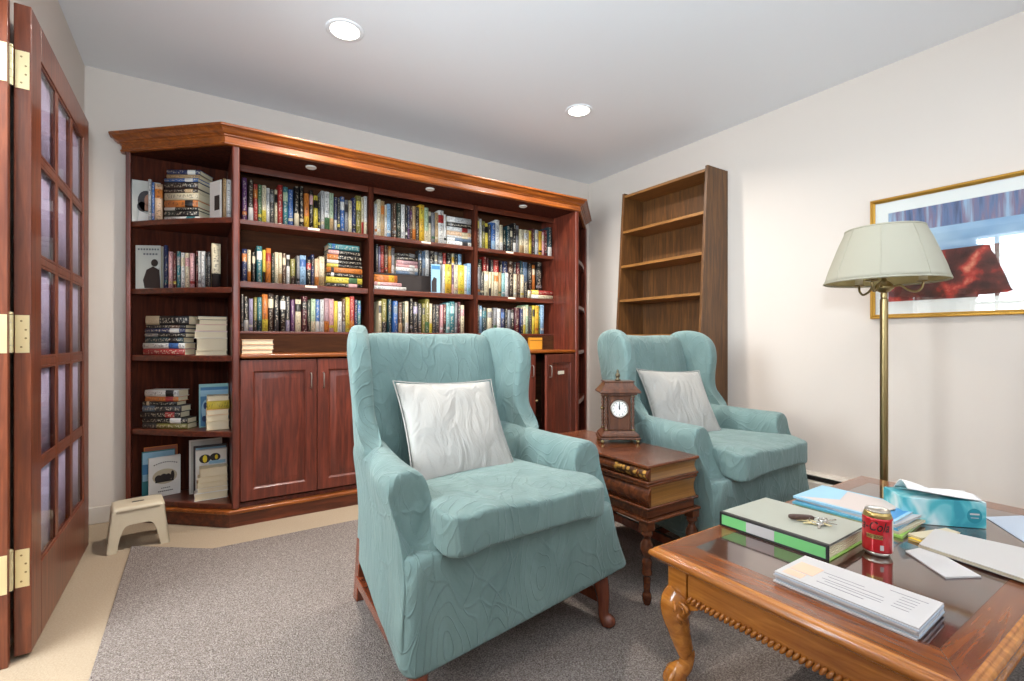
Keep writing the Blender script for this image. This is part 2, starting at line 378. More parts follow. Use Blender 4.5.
# dividers
DV = [(.951, .985), (1.741, 1.775)]
for a, b in DV:
    bm = BM(); box(bm, (a, YS-.012, .9075), (b, 3.3715, 2.0)); obj('divider', bm, M_MAHB, bc, bevel=.008, seg=3)
    bm = BM(); box(bm, (a, BF+.024, .112), (b, 3.3715, .884)); obj('lower_divider', bm, M_MAH, bc)
bm = BM(); box(bm, (.191, 3.372, .0902), (2.504, BB, 2.0)); obj('back_panel', bm, M_HUTCHBACK, bc)
bm = BM(); box(bm, (.191, BF+.03, .0902), (2.504, 3.3715, .1115)); obj('cabinet_bottom', bm, M_MAH, bc)
bm = BM(); box(bm, (.1905, BF-.008, .8845), (2.5045, 3.3715, .907)); obj('countertop', bm, M_CROWN, bc, bevel=.008, seg=3)
bays = [(PA[1], DV[0][0]), (DV[0][1], DV[1][0]), (DV[1][1], PB[0])]
Z1, Z2, Z3 = 1.685, 1.325, 1.035
M_LABEL = plain('shelf_label', (236, 226, 206), .6)
labels = {(0, 0): .61, (0, 1): .595, (1, 0): 1.36, (2, 0): 2.065, (2, 1): 2.085}
for k, (a, b) in enumerate(bays):
    for j, z in enumerate((Z1, Z2, Z3)):
        th = (.028, .036, .016)[j]
        bm = BM(); box(bm, (a+.0006, YS, z-th), (b-.0006, 3.3715, z-.0004)); s = obj('shelf', bm, M_MAHH, bc, bevel=.003)
        if (k, j) in labels:
            x = labels[(k, j)]; bm = BM(); box(bm, (x-.035, YS-.0016, z-.017), (x+.035, YS-.0002, z-.004)); l = obj('shelf_label', bm, M_LABEL, s); l['label'] = 'small white paper shelf label'
    bm = BM(); box(bm, (a+.0006, YS+.002, .9076), (b-.0006, YS+.014, Z3-.0165)); obj('back_board', bm, M_HUTCHBACK, bc)
    bm = BM(); box(bm, (a+.0006, YS-.004, 1.962), (b-.0006, YS+.012, 2.0)); obj('top_rail', bm, M_MAHH, bc, bevel=.003)
# soffit, frieze and crown
bm = BM(); prism(bm, [(-.325, BB), (-.325, 3.352), (.145, BF+.004), (2.55, BF+.004), (2.982, 3.352), (2.982, BB)], 2.0005, 2.014); obj('soffit', bm, M_MAHB, bc)
path = [(-.341, YB-.001), (-.341, 3.346), (.122, BF-.004), (2.548, BF-.004), (2.99, 3.346), (2.99, YB-.001)]
prof = [(-.018, 2.0), (.0, 2.0), (.006, 2.004), (.008, 2.010), (.002, 2.014), (.002, 2.042), (.010, 2.045), (.012, 2.052), (.022, 2.055), (.034, 2.064), (.041, 2.075), (.044, 2.078), (.052, 2.08), (.054, 2.084), (.054, 2.092), (.046, 2.096), (-.018, 2.096)]
bm = BM(); rings = []
ofs = [offs(path, o) for o, z in prof]
for i in range(len(path)):
    rings.append([(ofs[k][i][0], YB-.001 if i in (0, len(path)-1) else min(ofs[k][i][1], YB-.001), prof[k][1]) for k in range(len(prof))])
loft(bm, rings); obj('crown_molding', bm, M_CROWN, bc, bevel=.0015, seg=2, angle=25)
for x in (.561, 1.312, 2.069):
    bm = BM(); lathe(bm, [(.030, 0), (.030, -.006), (.024, -.010), (.020, -.006), (.001, -.005)], (x, 3.02, 2.0), 24); o = obj('spot_light', bm, M_TRIMW, bc, smooth=True); o['label'] = 'small white round spotlight under the soffit'
# angled ends
ZA = (1.63, 1.262, .90, .50)
for side in (0, 1):
    f = (lambda p: p) if side == 0 else mir
    nb = BB-.0085
    for z in ZA+(.12,):
        fr = [(LP[0]+(RP[0]-LP[0])*t, LP[1]+(RP[1]-LP[1])*t) for t in (0, .25, .5, .75, 1)]
        bow = [0, .012, .016, .012, 0]; pts = [(x-.665*b_, y-.747*b_) for (x, y), b_ in zip(fr, bow)]
        pl = [(-.3, nb)] + [(max(x, -.3), y) for x, y in pts] + [(.1535, nb)]
        pl = [f(p) for p in pl]
        bm = BM(); prism(bm, pl, max(z-.030, .0904), z-.0004); s = obj('angled_shelf', bm, M_MAHH, bc, bevel=.004)
        if side == 0 and z > 1.5:
            bm = BM(); box(bm, (-.035, -.0014, -.007), (.035, 0, .007)); l = obj('shelf_label', bm, M_LABEL, s, loc=(-.108, 3.1515, z-.014)); l.rotation_euler = (0, 0, math.radians(-41.5)); l['label'] = 'small white paper shelf label'
    bm = BM(); prism(bm, [f(p) for p in ((-.323, 3.322), (-.301, 3.322), (-.301, BB), (-.323, BB))], .0905, 2.0); obj('end_stile', bm, M_MAH, bc, bevel=.003)
    bm = BM(); prism(bm, [f(p) for p in ((-.3005, BB-.008), (.1535, BB-.008), (.1535, BB), (-.3005, BB))], .0905, 2.0); obj('angled_back_panel', bm, M_MAHB, bc)
# cupboard doors with raised panels
dw = (PB[0]-PA[1])/6
def cab_door(w, h):
    bm = BM()
    rect = lambda m, y: [(m, y, m), (w-m, y, m), (w-m, y, h-m), (m, y, h-m)]
    loft(bm, [rect(0, .02), rect(0, .002), rect(.003, 0), rect(.060, 0), rect(.064, .004), rect(.068, .010), rect(.074, .010), rect(.100, .002), rect(.104, .001)])
    return bm
for i in range(6):
    w = dw-.004; x = PA[1]+i*dw+.002
    op = i == 5
    d = obj('cabinet_door', cab_door(w, .75), M_MAH, bc, bevel=.001, loc=(x, BF+.003, .125))
    if op:
        d.location = (x+w, BF+.003, .125)
        for v in d.data.vertices: v.co.x -= w
        d.rotation_euler = (0, 0, math.radians(17)); d['label'] = 'cupboard door standing slightly open'
    hx = (w-.032) if i % 2 == 0 else .032
    if op: hx -= w
    bm = BM(); ctube(bm, [(hx, .0, .585), (hx, -.016, .587), (hx, -.022, .60), (hx, -.022, .655), (hx, -.016, .668), (hx, .0, .67)], [.0045, .004, .0038, .0038, .004, .0045], 8, 4)
    h = obj('handle', bm, M_PEWTER, d, smooth=True)
    if op:
        bm = BM(); box(bm, (-.24, -.0022, .60), (-.16, -.0002, .625)); l = obj('door_label', bm, M_LABEL, d); l['label'] = 'small white label stuck on the door'
bm = BM(); lathe(bm, [(.004, 0), (.004, .012), (.011, .016), (.012, .024), (.004, .028)], (0, 0, 0), 14); o = obj('catch', bm, M_BRASS, bc, smooth=True, loc=(2.128, BF+.022, .53)); o.rotation_euler = (PI/2, 0, 0); o['label'] = 'small brass catch'
# ------------------------------------------------------------------ books
PAL = dict(k=((30, 26, 26), 'black'), dk=((62, 60, 62), 'dark grey'), gy=((140, 140, 142), 'grey'), lg=((196, 196, 194), 'light grey'), wh=((230, 227, 220), 'white'), cr=((228, 212, 174), 'cream'), tn=((198, 160, 108), 'tan'), br=((96, 62, 44), 'brown'), db=((58, 40, 32), 'dark brown'), rd=((182, 44, 40), 'red'), dr=((112, 30, 34), 'dark red'), mr=((86, 32, 44), 'maroon'), ol=((134, 126, 54), 'olive'), yo=((236, 180, 40), 'golden yellow'), ye=((234, 208, 62), 'yellow'), gn=((72, 116, 72), 'green'), dg=((42, 60, 48), 'dark green'), pg=((180, 204, 164), 'pale green'), te=((52, 124, 132), 'teal'), lt=((142, 194, 194), 'light teal'), dt=((28, 66, 76), 'dark teal'), bl=((54, 104, 176), 'blue'), lb=((144, 184, 218), 'light blue'), nv=((38, 50, 98), 'navy'), sl=((98, 122, 150), 'slate blue'), pu=((102, 54, 108), 'purple'), lv=((162, 152, 184), 'lavender'), pk=((224, 164, 164), 'pink'), mv=((178, 138, 144), 'mauve'), pe=((238, 194, 152), 'peach'))
PAL['or'] = ((220, 122, 42), 'orange')
_bm = {}
def mute(c):
    g = sum(c)/3; return tuple(.93*(.86*v+.14*g) for v in c)
def bookmat(c1, c2, seed=0):
    """cover colour with a second-colour band and rows of small broken marks like spine lettering"""
    key = (c1, c2, seed % 3)
    if key in _bm: return _bm[key]
    m, nt, b = nmat('book_cover'); a, c = mute(PAL[c1][0]), mute(PAL[c2][0])
    dark = sum(a) < 330
    ink = (226, 214, 190) if dark else (40, 34, 40)
    t = N(nt, 'ShaderNodeTexCoord'); sp = N(nt, 'ShaderNodeSeparateXYZ'); L(nt, t.outputs['UV'], sp.inputs[0])
    lo, hi = [(.0, .32), (.62, .86), (.12, .2)][seed % 3]
    g1 = N(nt, 'ShaderNodeMath', operation='GREATER_THAN'); g1.inputs[1].default_value = lo; L(nt, sp.outputs['Y'], g1.inputs[0])
    g2 = N(nt, 'ShaderNodeMath', operation='LESS_THAN'); g2.inputs[1].default_value = hi; L(nt, sp.outputs['Y'], g2.inputs[0])
    band = N(nt, 'ShaderNodeMath', operation='MULTIPLY'); L(nt, g1.outputs[0], band.inputs[0]); L(nt, g2.outputs[0], band.inputs[1])
    mx = N(nt, 'ShaderNodeMix', data_type='RGBA'); mx.inputs[6].default_value = lin(a); mx.inputs[7].default_value = lin(c); L(nt, band.outputs[0], mx.inputs['Factor'])
    oi = N(nt, 'ShaderNodeObjectInfo')
    ad = N(nt, 'ShaderNodeVectorMath', operation='ADD'); mp = N(nt, 'ShaderNodeMapping'); mp.inputs['Scale'].default_value = (3.2, 26, 1); L(nt, t.outputs['UV'], mp.inputs['Vector'])
    ml = N(nt, 'ShaderNodeMath', operation='MULTIPLY'); ml.inputs[1].default_value = 57; L(nt, oi.outputs['Random'], ml.inputs[0])
    L(nt, mp.outputs[0], ad.inputs[0]); L(nt, ml.outputs[0], ad.inputs[1])
    nz = N(nt, 'ShaderNodeTexNoise'); nz.inputs['Scale'].default_value = 1; nz.inputs['Detail'].default_value = 1; L(nt, ad.outputs[0], nz.inputs['Vector'])
    th = N(nt, 'ShaderNodeMath', operation='GREATER_THAN'); th.inputs[1].default_value = .56; L(nt, nz.outputs['Fac'], th.inputs[0])
    # lettering only in the middle of the spine's width
    w1 = N(nt, 'ShaderNodeMath', operation='SUBTRACT'); w1.inputs[1].default_value = .5; L(nt, sp.outputs['X'], w1.inputs[0])
    w2 = N(nt, 'ShaderNodeMath', operation='ABSOLUTE'); L(nt, w1.outputs[0], w2.inputs[0])
    w3 = N(nt, 'ShaderNodeMath', operation='LESS_THAN'); w3.inputs[1].default_value = .27; L(nt, w2.outputs[0], w3.inputs[0])
    tx = N(nt, 'ShaderNodeMath', operation='MULTIPLY'); L(nt, th.outputs[0], tx.inputs[0]); L(nt, w3.outputs[0], tx.inputs[1])
    t2 = N(nt, 'ShaderNodeMath', operation='MULTIPLY'); t2.inputs[1].default_value = .55; L(nt, tx.outputs[0], t2.inputs[0])
    m2 = N(nt, 'ShaderNodeMix', data_type='RGBA'); L(nt, t2.outputs[0], m2.inputs['Factor']); L(nt, mx.outputs[2], m2.inputs[6]); m2.inputs[7].default_value = lin(ink)
    L(nt, m2.outputs[2], b.inputs['Base Color']); b.inputs['Roughness'].default_value = .4
    _bm[key] = m; return m
_cm = {}
def covermat(c):
    if c not in _cm: _cm[c] = plain('book_board', PAL[c][0], .45)
    return _cm[c]
def bookmesh(w, d, h, horizontal=False):
    """cover shell: rounded spine on -y (slot 0, UV: x across, y along), boards (slot 1).  Local: x 0..w thickness, y 0..d, z 0..h"""
    bm = BM(); uv = bm.loops.layers.uv.new('UVMap'); t = min(.0022, w*.18); r = min(.004, w*.25)
    n = 5
    arc = [(w*i/(n-1), r*(1-math.sin(PI*i/(n-1))**.8)) for i in range(n)]
    A = [bm.verts.new((x, y, 0)) for x, y in arc]; B = [bm.verts.new((x, y, h)) for x, y in arc]
    for i in range(n-1):
        f = bm.faces.new((A[i], A[i+1], B[i+1], B[i])); f.material_index = 0; f.smooth = True
        for lp, (u, v) in zip(f.loops, ((i/(n-1), 0), ((i+1)/(n-1), 0), ((i+1)/(n-1), 1), (i/(n-1), 1))): lp[uv].uv = (u, v)
    # spine thickness and the two boards
    I = [bm.verts.new((x if 0 < i < n-1 else (t if i == 0 else w-t), r+t, 0)) for i, (x, y) in enumerate(arc)]
    J = [bm.verts.new((v.co.x, v.co.y, h)) for v in I]
    for P, Q, fl in ((A, I, 0), (B, J, 1)):
        for i in range(n-1):
            f = bm.faces.new((P[i], P[i+1], Q[i+1], Q[i]) if fl else (P[i+1], P[i], Q[i], Q[i+1])); f.material_index = 1
    for i in range(n-1):
        f = bm.faces.new((I[i+1], I[i], J[i], J[i+1])); f.material_index = 1
    for a, b_, x0, x1 in ((0, 0, 0, t), (n-1, n-1, w-t, w)):
        o = [bm.verts.new((x, d, z)) for x, z in ((x0, 0), (x1, 0), (x1, h), (x0, h))]
        inn = I[a], J[a]; out = A[a], B[a]
        if a == 0: s = (out[0], inn[0], inn[1], out[1])
        else: s = (inn[0], out[0], out[1], inn[1])
        for i in range(4):
            j = (i+1) % 4; f = bm.faces.new((s[i], s[j], o[j], o[i])); f.material_index = 1
        f = bm.faces.new(o); f.material_index = 1
    g = min(.004, h*.03)
    p = box(bm, (t, r+t, g), (w-t, d-g, h-g), 2)
    return bm
USED = set()
def lab(s):
    assert s not in USED, s
    assert 4 <= len(s.split()) <= 16, (len(s.split()), s)
    USED.add(s); return s
def book(label, w, d, h, c1, c2, group, loc, M=None, seed=None, pages=False):
    seed = random.randrange(99) if seed is None else seed
    bm = bookmesh(w, d, h)
    if pages:
        pf = [f for f in bm.faces if f.material_index == 2]
        bmesh.ops.delete(bm, geom=pf, context='FACES')
        for v in [v for v in bm.verts if not v.link_faces]: bm.verts.remove(v)
    o = obj('book', bm, [bookmat(c1, c2, seed), covermat(c1), M_PAGES])
    if pages:
        g = min(.004, h*.03); t = min(.0022, w*.18); r = min(.004, w*.25); pb = BM(); box(pb, (t+.0001, r+t+.0001, g), (w-t-.0001, d-g, h-g)); obj('pages', pb, M_PAGES, o)['label'] = 'cream page block'
    o.matrix_world = Matrix.Translation(loc) @ (M or Matrix())
    tag(o, lab(label), 'book', group); return o
ORD = ['first', 'second', 'third', 'fourth', 'fifth', 'sixth', 'seventh', 'eighth', 'ninth', 'tenth', 'eleventh', 'twelfth', 'thirteenth', 'fourteenth', 'fifteenth', 'sixteenth', 'seventeenth', 'eighteenth', 'nineteenth', 'twentieth', 'twenty-first', 'twenty-second', 'twenty-third', 'twenty-fourth', 'twenty-fifth', 'twenty-sixth', 'twenty-seventh', 'twenty-eighth', 'twenty-ninth', 'thirtieth', 'thirty-first']
def fit(fmt, c, *r):
    s = fmt % ((cname(c),)+r)
    return s if len(s.split()) <= 16 else fmt % ((PAL[c.split('/')[0]][1],)+r)
def cname(c):
    a, b = c.split('/'); return PAL[a][1] if PAL[a][1] == PAL[b][1] else PAL[a][1]+' and '+PAL[b][1]
def row(key, zb, y, where, group, depth=.14, jit=.006):
    for i, it in enumerate(ROWS[key].split(';')):
        a, b, h, c = it.split(); a, b, h = float(a), float(b), float(h); c1, c2 = c.split('/')
        a = max(a, .1915); b = min(b, {'a': .9495, 'b': 1.7395, 'c': 2.5035}[key[0]]); a = min(a, b-.004)
        book(fit('%s book standing %s from left %s', c, ORD[i], where), b-a-.0006, depth-random.uniform(0, .012), h, c1, c2, group, (a, y+random.uniform(0, jit), zb+.0004))
HOR = Matrix.Rotation(-PI/2, 4, 'Y')            # thickness up: local x -> z, local z -> -x
def flatstack(data, zb, y, where, group, depth=.14):
    z = zb+.0004; n = len(data.split(';'))
    for i, it in enumerate(data.split(';')):
        a, b, th, c = it.split(); a, b, th = float(a), float(b), float(th); c1, c2 = c.split('/')
        b = min(b, {1: .9495, 2: 1.7395, 3: 2.5035}[1 if a < .95 else 2 if a < 1.74 else 3])
        M = Matrix(((0, 0, 1, 0), (0, 1, 0, 0), (-1, 0, 0, th), (0, 0, 0, 1)))
        nm = 'bottom' if i == 0 else ('topmost' if i == n-1 else ORD[i]+' from bottom')
        book(fit('%s book lying %s in %s', c, nm, where), th, depth, b-a, c1, c2, group, (a, y+random.uniform(0, .005), z), M)
        z += th+.0005
ROWS = {}
ROWS['a1']='''0.22 0.245 0.245 pu/or;0.252 0.279 0.241 db/wh;0.2798 0.301 0.217 rd/or;0.3018 0.322 0.217 gn/ye;0.3228 0.346 0.218 cr/ye;0.3468 0.365 0.206 wh/lg;0.3658 0.389 0.201 dk/gy;0.392 0.407 0.204 cr/k;0.41 0.436 0.237 rd/rd;0.438 0.466 0.229 te/pg;0.467 0.495 0.218 bl/cr;0.501 0.529 0.244 k/cr;0.532 0.555 0.249 k/cr;0.558 0.587 0.21 or/yo;0.589 0.61 0.234 k/pk;0.614 0.639 0.206 ye/k;0.6398 0.654 0.198 k/ye;0.656 0.677 0.241 lg/cr;0.679 0.709 0.241 wh/gn;0.71 0.734 0.237 pg/tn;0.737 0.756 0.215 nv/lg;0.758 0.775 0.214 dk/ye;0.776 0.802 0.224 bl/wh;0.804 0.827 0.208 gy/dk;0.828 0.849 0.207 cr/cr;0.851 0.875 0.229 nv/k;0.8758 0.909 0.247 ol/ye;0.911 0.927 0.243 cr/rd;0.929 0.958 0.253 wh/cr'''
ROWS['a2']='''0.22 0.245 0.189 nv/or;0.248 0.266 0.187 cr/or;0.272 0.288 0.176 k/cr;0.296 0.324 0.214 te/wh;0.327 0.343 0.195 ye/k;0.345 0.372 0.207 or/rd;0.375 0.39 0.179 dg/k;0.392 0.412 0.187 cr/cr;0.413 0.433 0.186 cr/tn;0.435 0.454 0.183 br/cr;0.457 0.476 0.176 wh/k;0.48 0.506 0.155 ol/db;0.515 0.532 0.177 gy/k;0.5328 0.568 0.182 lb/bl;0.571 0.599 0.159 k/rd;0.5998 0.616 0.192 nv/k;0.62 0.645 0.168 pe/or;0.646 0.678 0.185 cr/tn'''
ROWS['a2h']='''0.687 0.913 0.0244 k/pk;0.687 0.915 0.0384 ye/gn;0.69 0.915 0.0264 k/wh;0.69 0.915 0.0334 or/dk;0.69 0.913 0.0224 k/ye;0.692 0.91 0.0244 k/wh;0.692 0.907 0.0344 k/or;0.701 0.905 0.0294 k/pk;0.701 0.895 0.0374 te/bl'''
ROWS['a3']='''0.216 0.228 0.214 dk/gy;0.23 0.253 0.201 k/wh;0.256 0.277 0.191 lv/wh;0.28 0.298 0.199 ol/dk;0.3 0.323 0.2 te/dt;0.324 0.355 0.22 or/ye;0.357 0.386 0.226 db/cr;0.389 0.416 0.217 k/dk;0.422 0.452 0.215 k/wh;0.454 0.476 0.212 dk/lv;0.482 0.503 0.195 pu/pu;0.507 0.539 0.198 cr/k;0.544 0.576 0.219 mr/k;0.577 0.595 0.194 dg/k;0.597 0.624 0.205 pg/cr;0.625 0.649 0.203 bl/wh;0.651 0.675 0.204 lg/wh;0.677 0.706 0.212 mv/or;0.707 0.735 0.21 pk/ye;0.737 0.758 0.198 ye/ye;0.76 0.785 0.196 wh/lg;0.787 0.808 0.214 br/gy;0.8088 0.835 0.225 ye/yo;0.8358 0.865 0.233 rd/or;0.867 0.885 0.212 nv/k;0.8858 0.907 0.208 te/bl'''
ROWS['b1']='''0.998 1.017 0.214 wh/or;1.0178 1.042 0.246 cr/wh;1.0428 1.067 0.24 tn/or;1.0678 1.083 0.216 wh/cr;1.0838 1.11 0.226 lb/wh;1.113 1.124 0.235 db/k;1.126 1.15 0.238 br/gy;1.152 1.182 0.24 dg/k;1.184 1.213 0.237 wh/lg;1.215 1.231 0.235 k/wh;1.2318 1.246 0.235 nv/pu;1.2468 1.265 0.236 br/pu;1.2658 1.29 0.238 tn/or;1.291 1.317 0.236 db/k;1.3178 1.354 0.256 yo/ye;1.356 1.387 0.242 pg/cr;1.389 1.406 0.217 cr/dk;1.41 1.436 0.213 gy/gn;1.439 1.461 0.217 tn/cr;1.463 1.506 0.238 wh/rd;1.5068 1.526 0.214 wh/k'''
ROWS['b1h']='''1.531 1.729 0.0293 wh/dk;1.531 1.729 0.0224 sl/wh;1.531 1.729 0.0178 lg/cr;1.531 1.729 0.0304 pe/cr;1.531 1.729 0.0316 wh/rd;1.531 1.729 0.0305 k/gy;1.531 1.729 0.0408 lg/wh'''
ROWS['b2b']='''1.031 1.049 0.193 dk/gy;1.052 1.063 0.179 lv/gy;1.065 1.088 0.188 rd/dr;1.09 1.118 0.189 br/rd;1.12 1.141 0.19 or/tn;1.143 1.164 0.178 gy/wh;1.342 1.37 0.182 dk/sl;1.372 1.394 0.179 sl/gy;1.396 1.424 0.188 lg/wh;1.426 1.467 0.186 dk/k;1.469 1.491 0.184 gy/cr;1.494 1.535 0.181 dk/gy;1.537 1.562 0.181 rd/dk;1.565 1.606 0.185 k/gy;1.608 1.63 0.184 cr/yo;1.633 1.66 0.186 dt/k;1.663 1.691 0.186 lb/sl'''
ROWS['b2bh']='''1.173 1.336 0.0221 sl/gy;1.173 1.336 0.0266 wh/lg;1.174 1.335 0.0187 pk/wh;1.177 1.335 0.03 mv/pk;1.179 1.334 0.0244 k/dk;1.179 1.334 0.0266 k/gy'''
ROWS['b2l']='''0.995 1.219 0.0249 wh/lg;0.995 1.185 0.0249 pk/cr;0.995 1.156 0.0494 or/yo'''
ROWS['b2f']='''1.497 1.515 0.209 wh/wh;1.516 1.567 0.212 ye/yo;1.569 1.587 0.21 pu/pk;1.5878 1.622 0.215 cr/pe;1.6228 1.674 0.216 ye/yo;1.6748 1.694 0.213 wh/lg;1.696 1.728 0.233 lb/lt'''
ROWS['b3']='''1.027 1.046 0.211 cr/dk;1.048 1.08 0.226 ol/dk;1.091 1.115 0.225 dt/k;1.128 1.159 0.216 bl/sl;1.164 1.191 0.205 br/tn;1.192 1.208 0.206 dg/k;1.211 1.236 0.217 cr/wh;1.247 1.269 0.24 k/gy;1.273 1.303 0.215 dk/lv;1.307 1.336 0.205 dk/k;1.338 1.359 0.207 ol/dk;1.36 1.392 0.241 ol/gn;1.394 1.415 0.209 cr/ye;1.42 1.437 0.204 k/dk;1.439 1.471 0.205 dk/k;1.479 1.501 0.203 pk/wh;1.504 1.525 0.208 dr/k;1.527 1.553 0.22 lt/wh;1.5538 1.594 0.231 te/lt;1.597 1.617 0.223 gy/lg;1.62 1.641 0.23 mr/k;1.643 1.674 0.208 cr/pk'''
ROWS['c1']='''1.78 1.802 0.237 br/ye;1.804 1.824 0.223 wh/lg;1.826 1.851 0.207 ol/dk;1.853 1.879 0.197 ye/k;1.881 1.901 0.19 dk/k;1.907 1.944 0.209 bl/lb;1.946 1.983 0.234 wh/lg;1.9838 2.012 0.199 cr/wh;2.017 2.044 0.164 dg/k;2.047 2.079 0.198 dt/k;2.083 2.106 0.192 k/cr;2.109 2.138 0.231 k/wh;2.1388 2.166 0.215 gy/dk;2.171 2.215 0.19 cr/tn;2.2158 2.264 0.191 cr/wh;2.267 2.291 0.19 ye/yo;2.294 2.323 0.209 mr/k;2.327 2.361 0.204 lg/cr;2.365 2.396 0.198 yo/k;2.398 2.421 0.196 pk/cr;2.425 2.451 0.215 dr/k;2.455 2.497 0.241 dt/wh'''
ROWS['c2b']='''1.829 1.868 0.217 dg/k;1.879 1.908 0.242 rd/dr;1.9088 1.928 0.235 dr/k;1.948 1.975 0.222 dk/gy;1.9758 2.023 0.225 rd/dr;2.033 2.058 0.224 k/dk;2.061 2.107 0.221 nv/gy;2.114 2.164 0.226 br/rd;2.168 2.193 0.224 dk/gy;2.1938 2.226 0.224 dr/k;2.229 2.258 0.236 dt/k;2.2588 2.303 0.233 sl/gy;2.31 2.351 0.225 k/dk;2.355 2.381 0.216 or/cr;2.393 2.455 0.245 k/gy'''
ROWS['c2f']='''1.778 1.81 0.215 gy/or;1.8108 1.842 0.179 dk/cr;1.846 1.881 0.187 cr/wh;1.885 1.908 0.184 cr/dk;1.912 1.931 0.186 cr/pg;1.934 1.97 0.185 cr/or;1.974 2.001 0.186 tn/gn;2.0018 2.033 0.182 lt/wh;2.0338 2.066 0.188 wh/lg;2.07 2.111 0.196 db/k;2.114 2.144 0.185 cr/wh;2.147 2.178 0.19 br/k;2.181 2.212 0.184 cr/ye;2.215 2.247 0.121 k/dk;2.254 2.281 0.064 cr/wh'''
ROWS['c2h']='''2.286 2.514 0.031 cr/wh;2.286 2.514 0.0368 rd/ye'''
ROWS['c3']='''1.785 1.804 0.215 dk/k;1.8048 1.825 0.21 lb/wh;1.8258 1.862 0.195 dt/te;1.875 1.912 0.194 cr/gy;1.914 1.925 0.186 k/k;1.927 1.958 0.198 gy/gn;1.961 1.994 0.194 wh/lg;1.997 2.028 0.192 nv/bl;2.033 2.056 0.193 k/dk;2.059 2.088 0.186 gy/dk;2.091 2.118 0.193 k/gy;2.125 2.172 0.206 mr/dr;2.178 2.206 0.202 nv/k;2.209 2.232 0.22 cr/ye;2.2328 2.261 0.233 pg/cr;2.264 2.294 0.223 dk/k;2.298 2.323 0.23 ye/k;2.326 2.362 0.231 yo/or;2.365 2.379 0.226 gn/te;2.38 2.414 0.239 lb/wh'''
G = 'books on the bookcase shelves'
row('a1', Z1, 3.212, 'on top shelf of left bay', 'books on top shelf of left bay')
row('a2', Z2, 3.212, 'on middle shelf of left bay', 'books on middle shelf of left bay')
flatstack(ROWS['a2h'], Z2, 3.212, 'pile on middle shelf of left bay', 'books piled on middle shelf of left bay')
row('a3', Z3, 3.212, 'on lowest shelf of left bay', 'books on lowest shelf of left bay')
row('b1', Z1, 3.212, 'on top shelf of middle bay', 'books on top shelf of middle bay')
flatstack(ROWS['b1h'], Z1, 3.212, 'pile on top shelf of middle bay', 'books piled on top shelf of middle bay')
row('b2b', Z2+.1255, 3.292, 'in raised back row, middle bay', 'books in raised back row of middle bay', .075, .002)
flatstack(ROWS['b2bh'], Z2+.1255, 3.292, 'pile on raised back row, middle bay', 'books piled in raised back row of middle bay', .075)
flatstack(ROWS['b2l'], Z2, 3.212, 'short front pile, middle bay', 'books piled in front on middle bay', .065)
row('b2f', Z2, 3.212, 'in front row, middle bay', 'books in front row of middle bay', .07, .003)
row('b3', Z3, 3.212, 'on lowest shelf of middle bay', 'books on lowest shelf of middle bay')
row('c1', Z1, 3.212, 'on top shelf of right bay', 'books on top shelf of right bay')
row('c2b', Z2+.0705, 3.292, 'in raised back row, right bay', 'books in raised back row of right bay', .075, .002)
row('c2f', Z2, 3.212, 'in front row, right bay', 'books in front row of right bay', .072, .003)
flatstack(ROWS['c2h'], Z2, 3.212, 'small pile, middle shelf, right bay', 'books piled on middle shelf of right bay', .07)
row('c3', Z3, 3.212, 'on lowest shelf of right bay', 'books on lowest shelf of right bay')
# step boards that raise the back rows
M_RISER = plain('dark_riser', (44, 34, 30), .5)
for (a, b, z, h, l) in ((.998, 1.732, Z2, .124, 'dark brown step board raising the back row of books in middle bay'), (1.782, 2.5, Z2, .069, 'dark brown step board raising the back row of books in right bay')):
    bm = BM(); box(bm, (a, 3.288, z+.0004), (b, 3.294, z+h-.010)); box(bm, (a, 3.288, z+h-.010), (b, 3.370, z+h)); box(bm, (a, 3.294, z+.0004), (a+.01, 3.370, z+h-.010)); box(bm, (b-.01, 3.294, z+.0004), (b, 3.370, z+h-.010))
    o = obj('riser', bm, M_RISER, bevel=.001); tag(o, l, 'shelf riser', 'step risers')
# book showing its blue cover on the middle bay (half turned)
def coverbook(label, w, h, th, matf, c, loc, rz, lean=0, group=None, seed=1):
    """a book with its front cover facing -y; parts: cover, pages; matf paints the front cover"""
    t = thing('book', lab(label), 'book', loc, rz, group); t.rotation_euler = (-lean, 0, rz)
    bm = BM(); b_ = .002
    box(bm, (0, 0, 0), (w, b_, h)); box(bm, (0, th-b_, 0), (w, th, h)); box(bm, (0, b_, 0), (b_, th-b_, h)); obj('cover', bm, covermat(c), t, bevel=.0006)
    bm = BM(); box(bm, (b_+.0002, b_+.0002, .003), (w-.003, th-b_-.0002, h-.003)); obj('pages', bm, M_PAGES, t)
    for (name, shape, m) in matf:
        bm = BM(); shape(bm, w, h); obj(name, bm, m, t)
    return t
def flat_poly(bm, pts, y=-.0004, th=.0004):
    loft(bm, [[(x, y, z) for x, z in pts], [(x, y-th, z) for x, z in pts]])
def ell(cx, cz, rx, rz, n=20): return [(cx+rx*math.cos(2*PI*i/n), cz+rz*math.sin(2*PI*i/n)) for i in range(n)]
def rect2(x0, z0, x1, z1): return [(x0, z0), (x1, z0), (x1, z1), (x0, z1)]

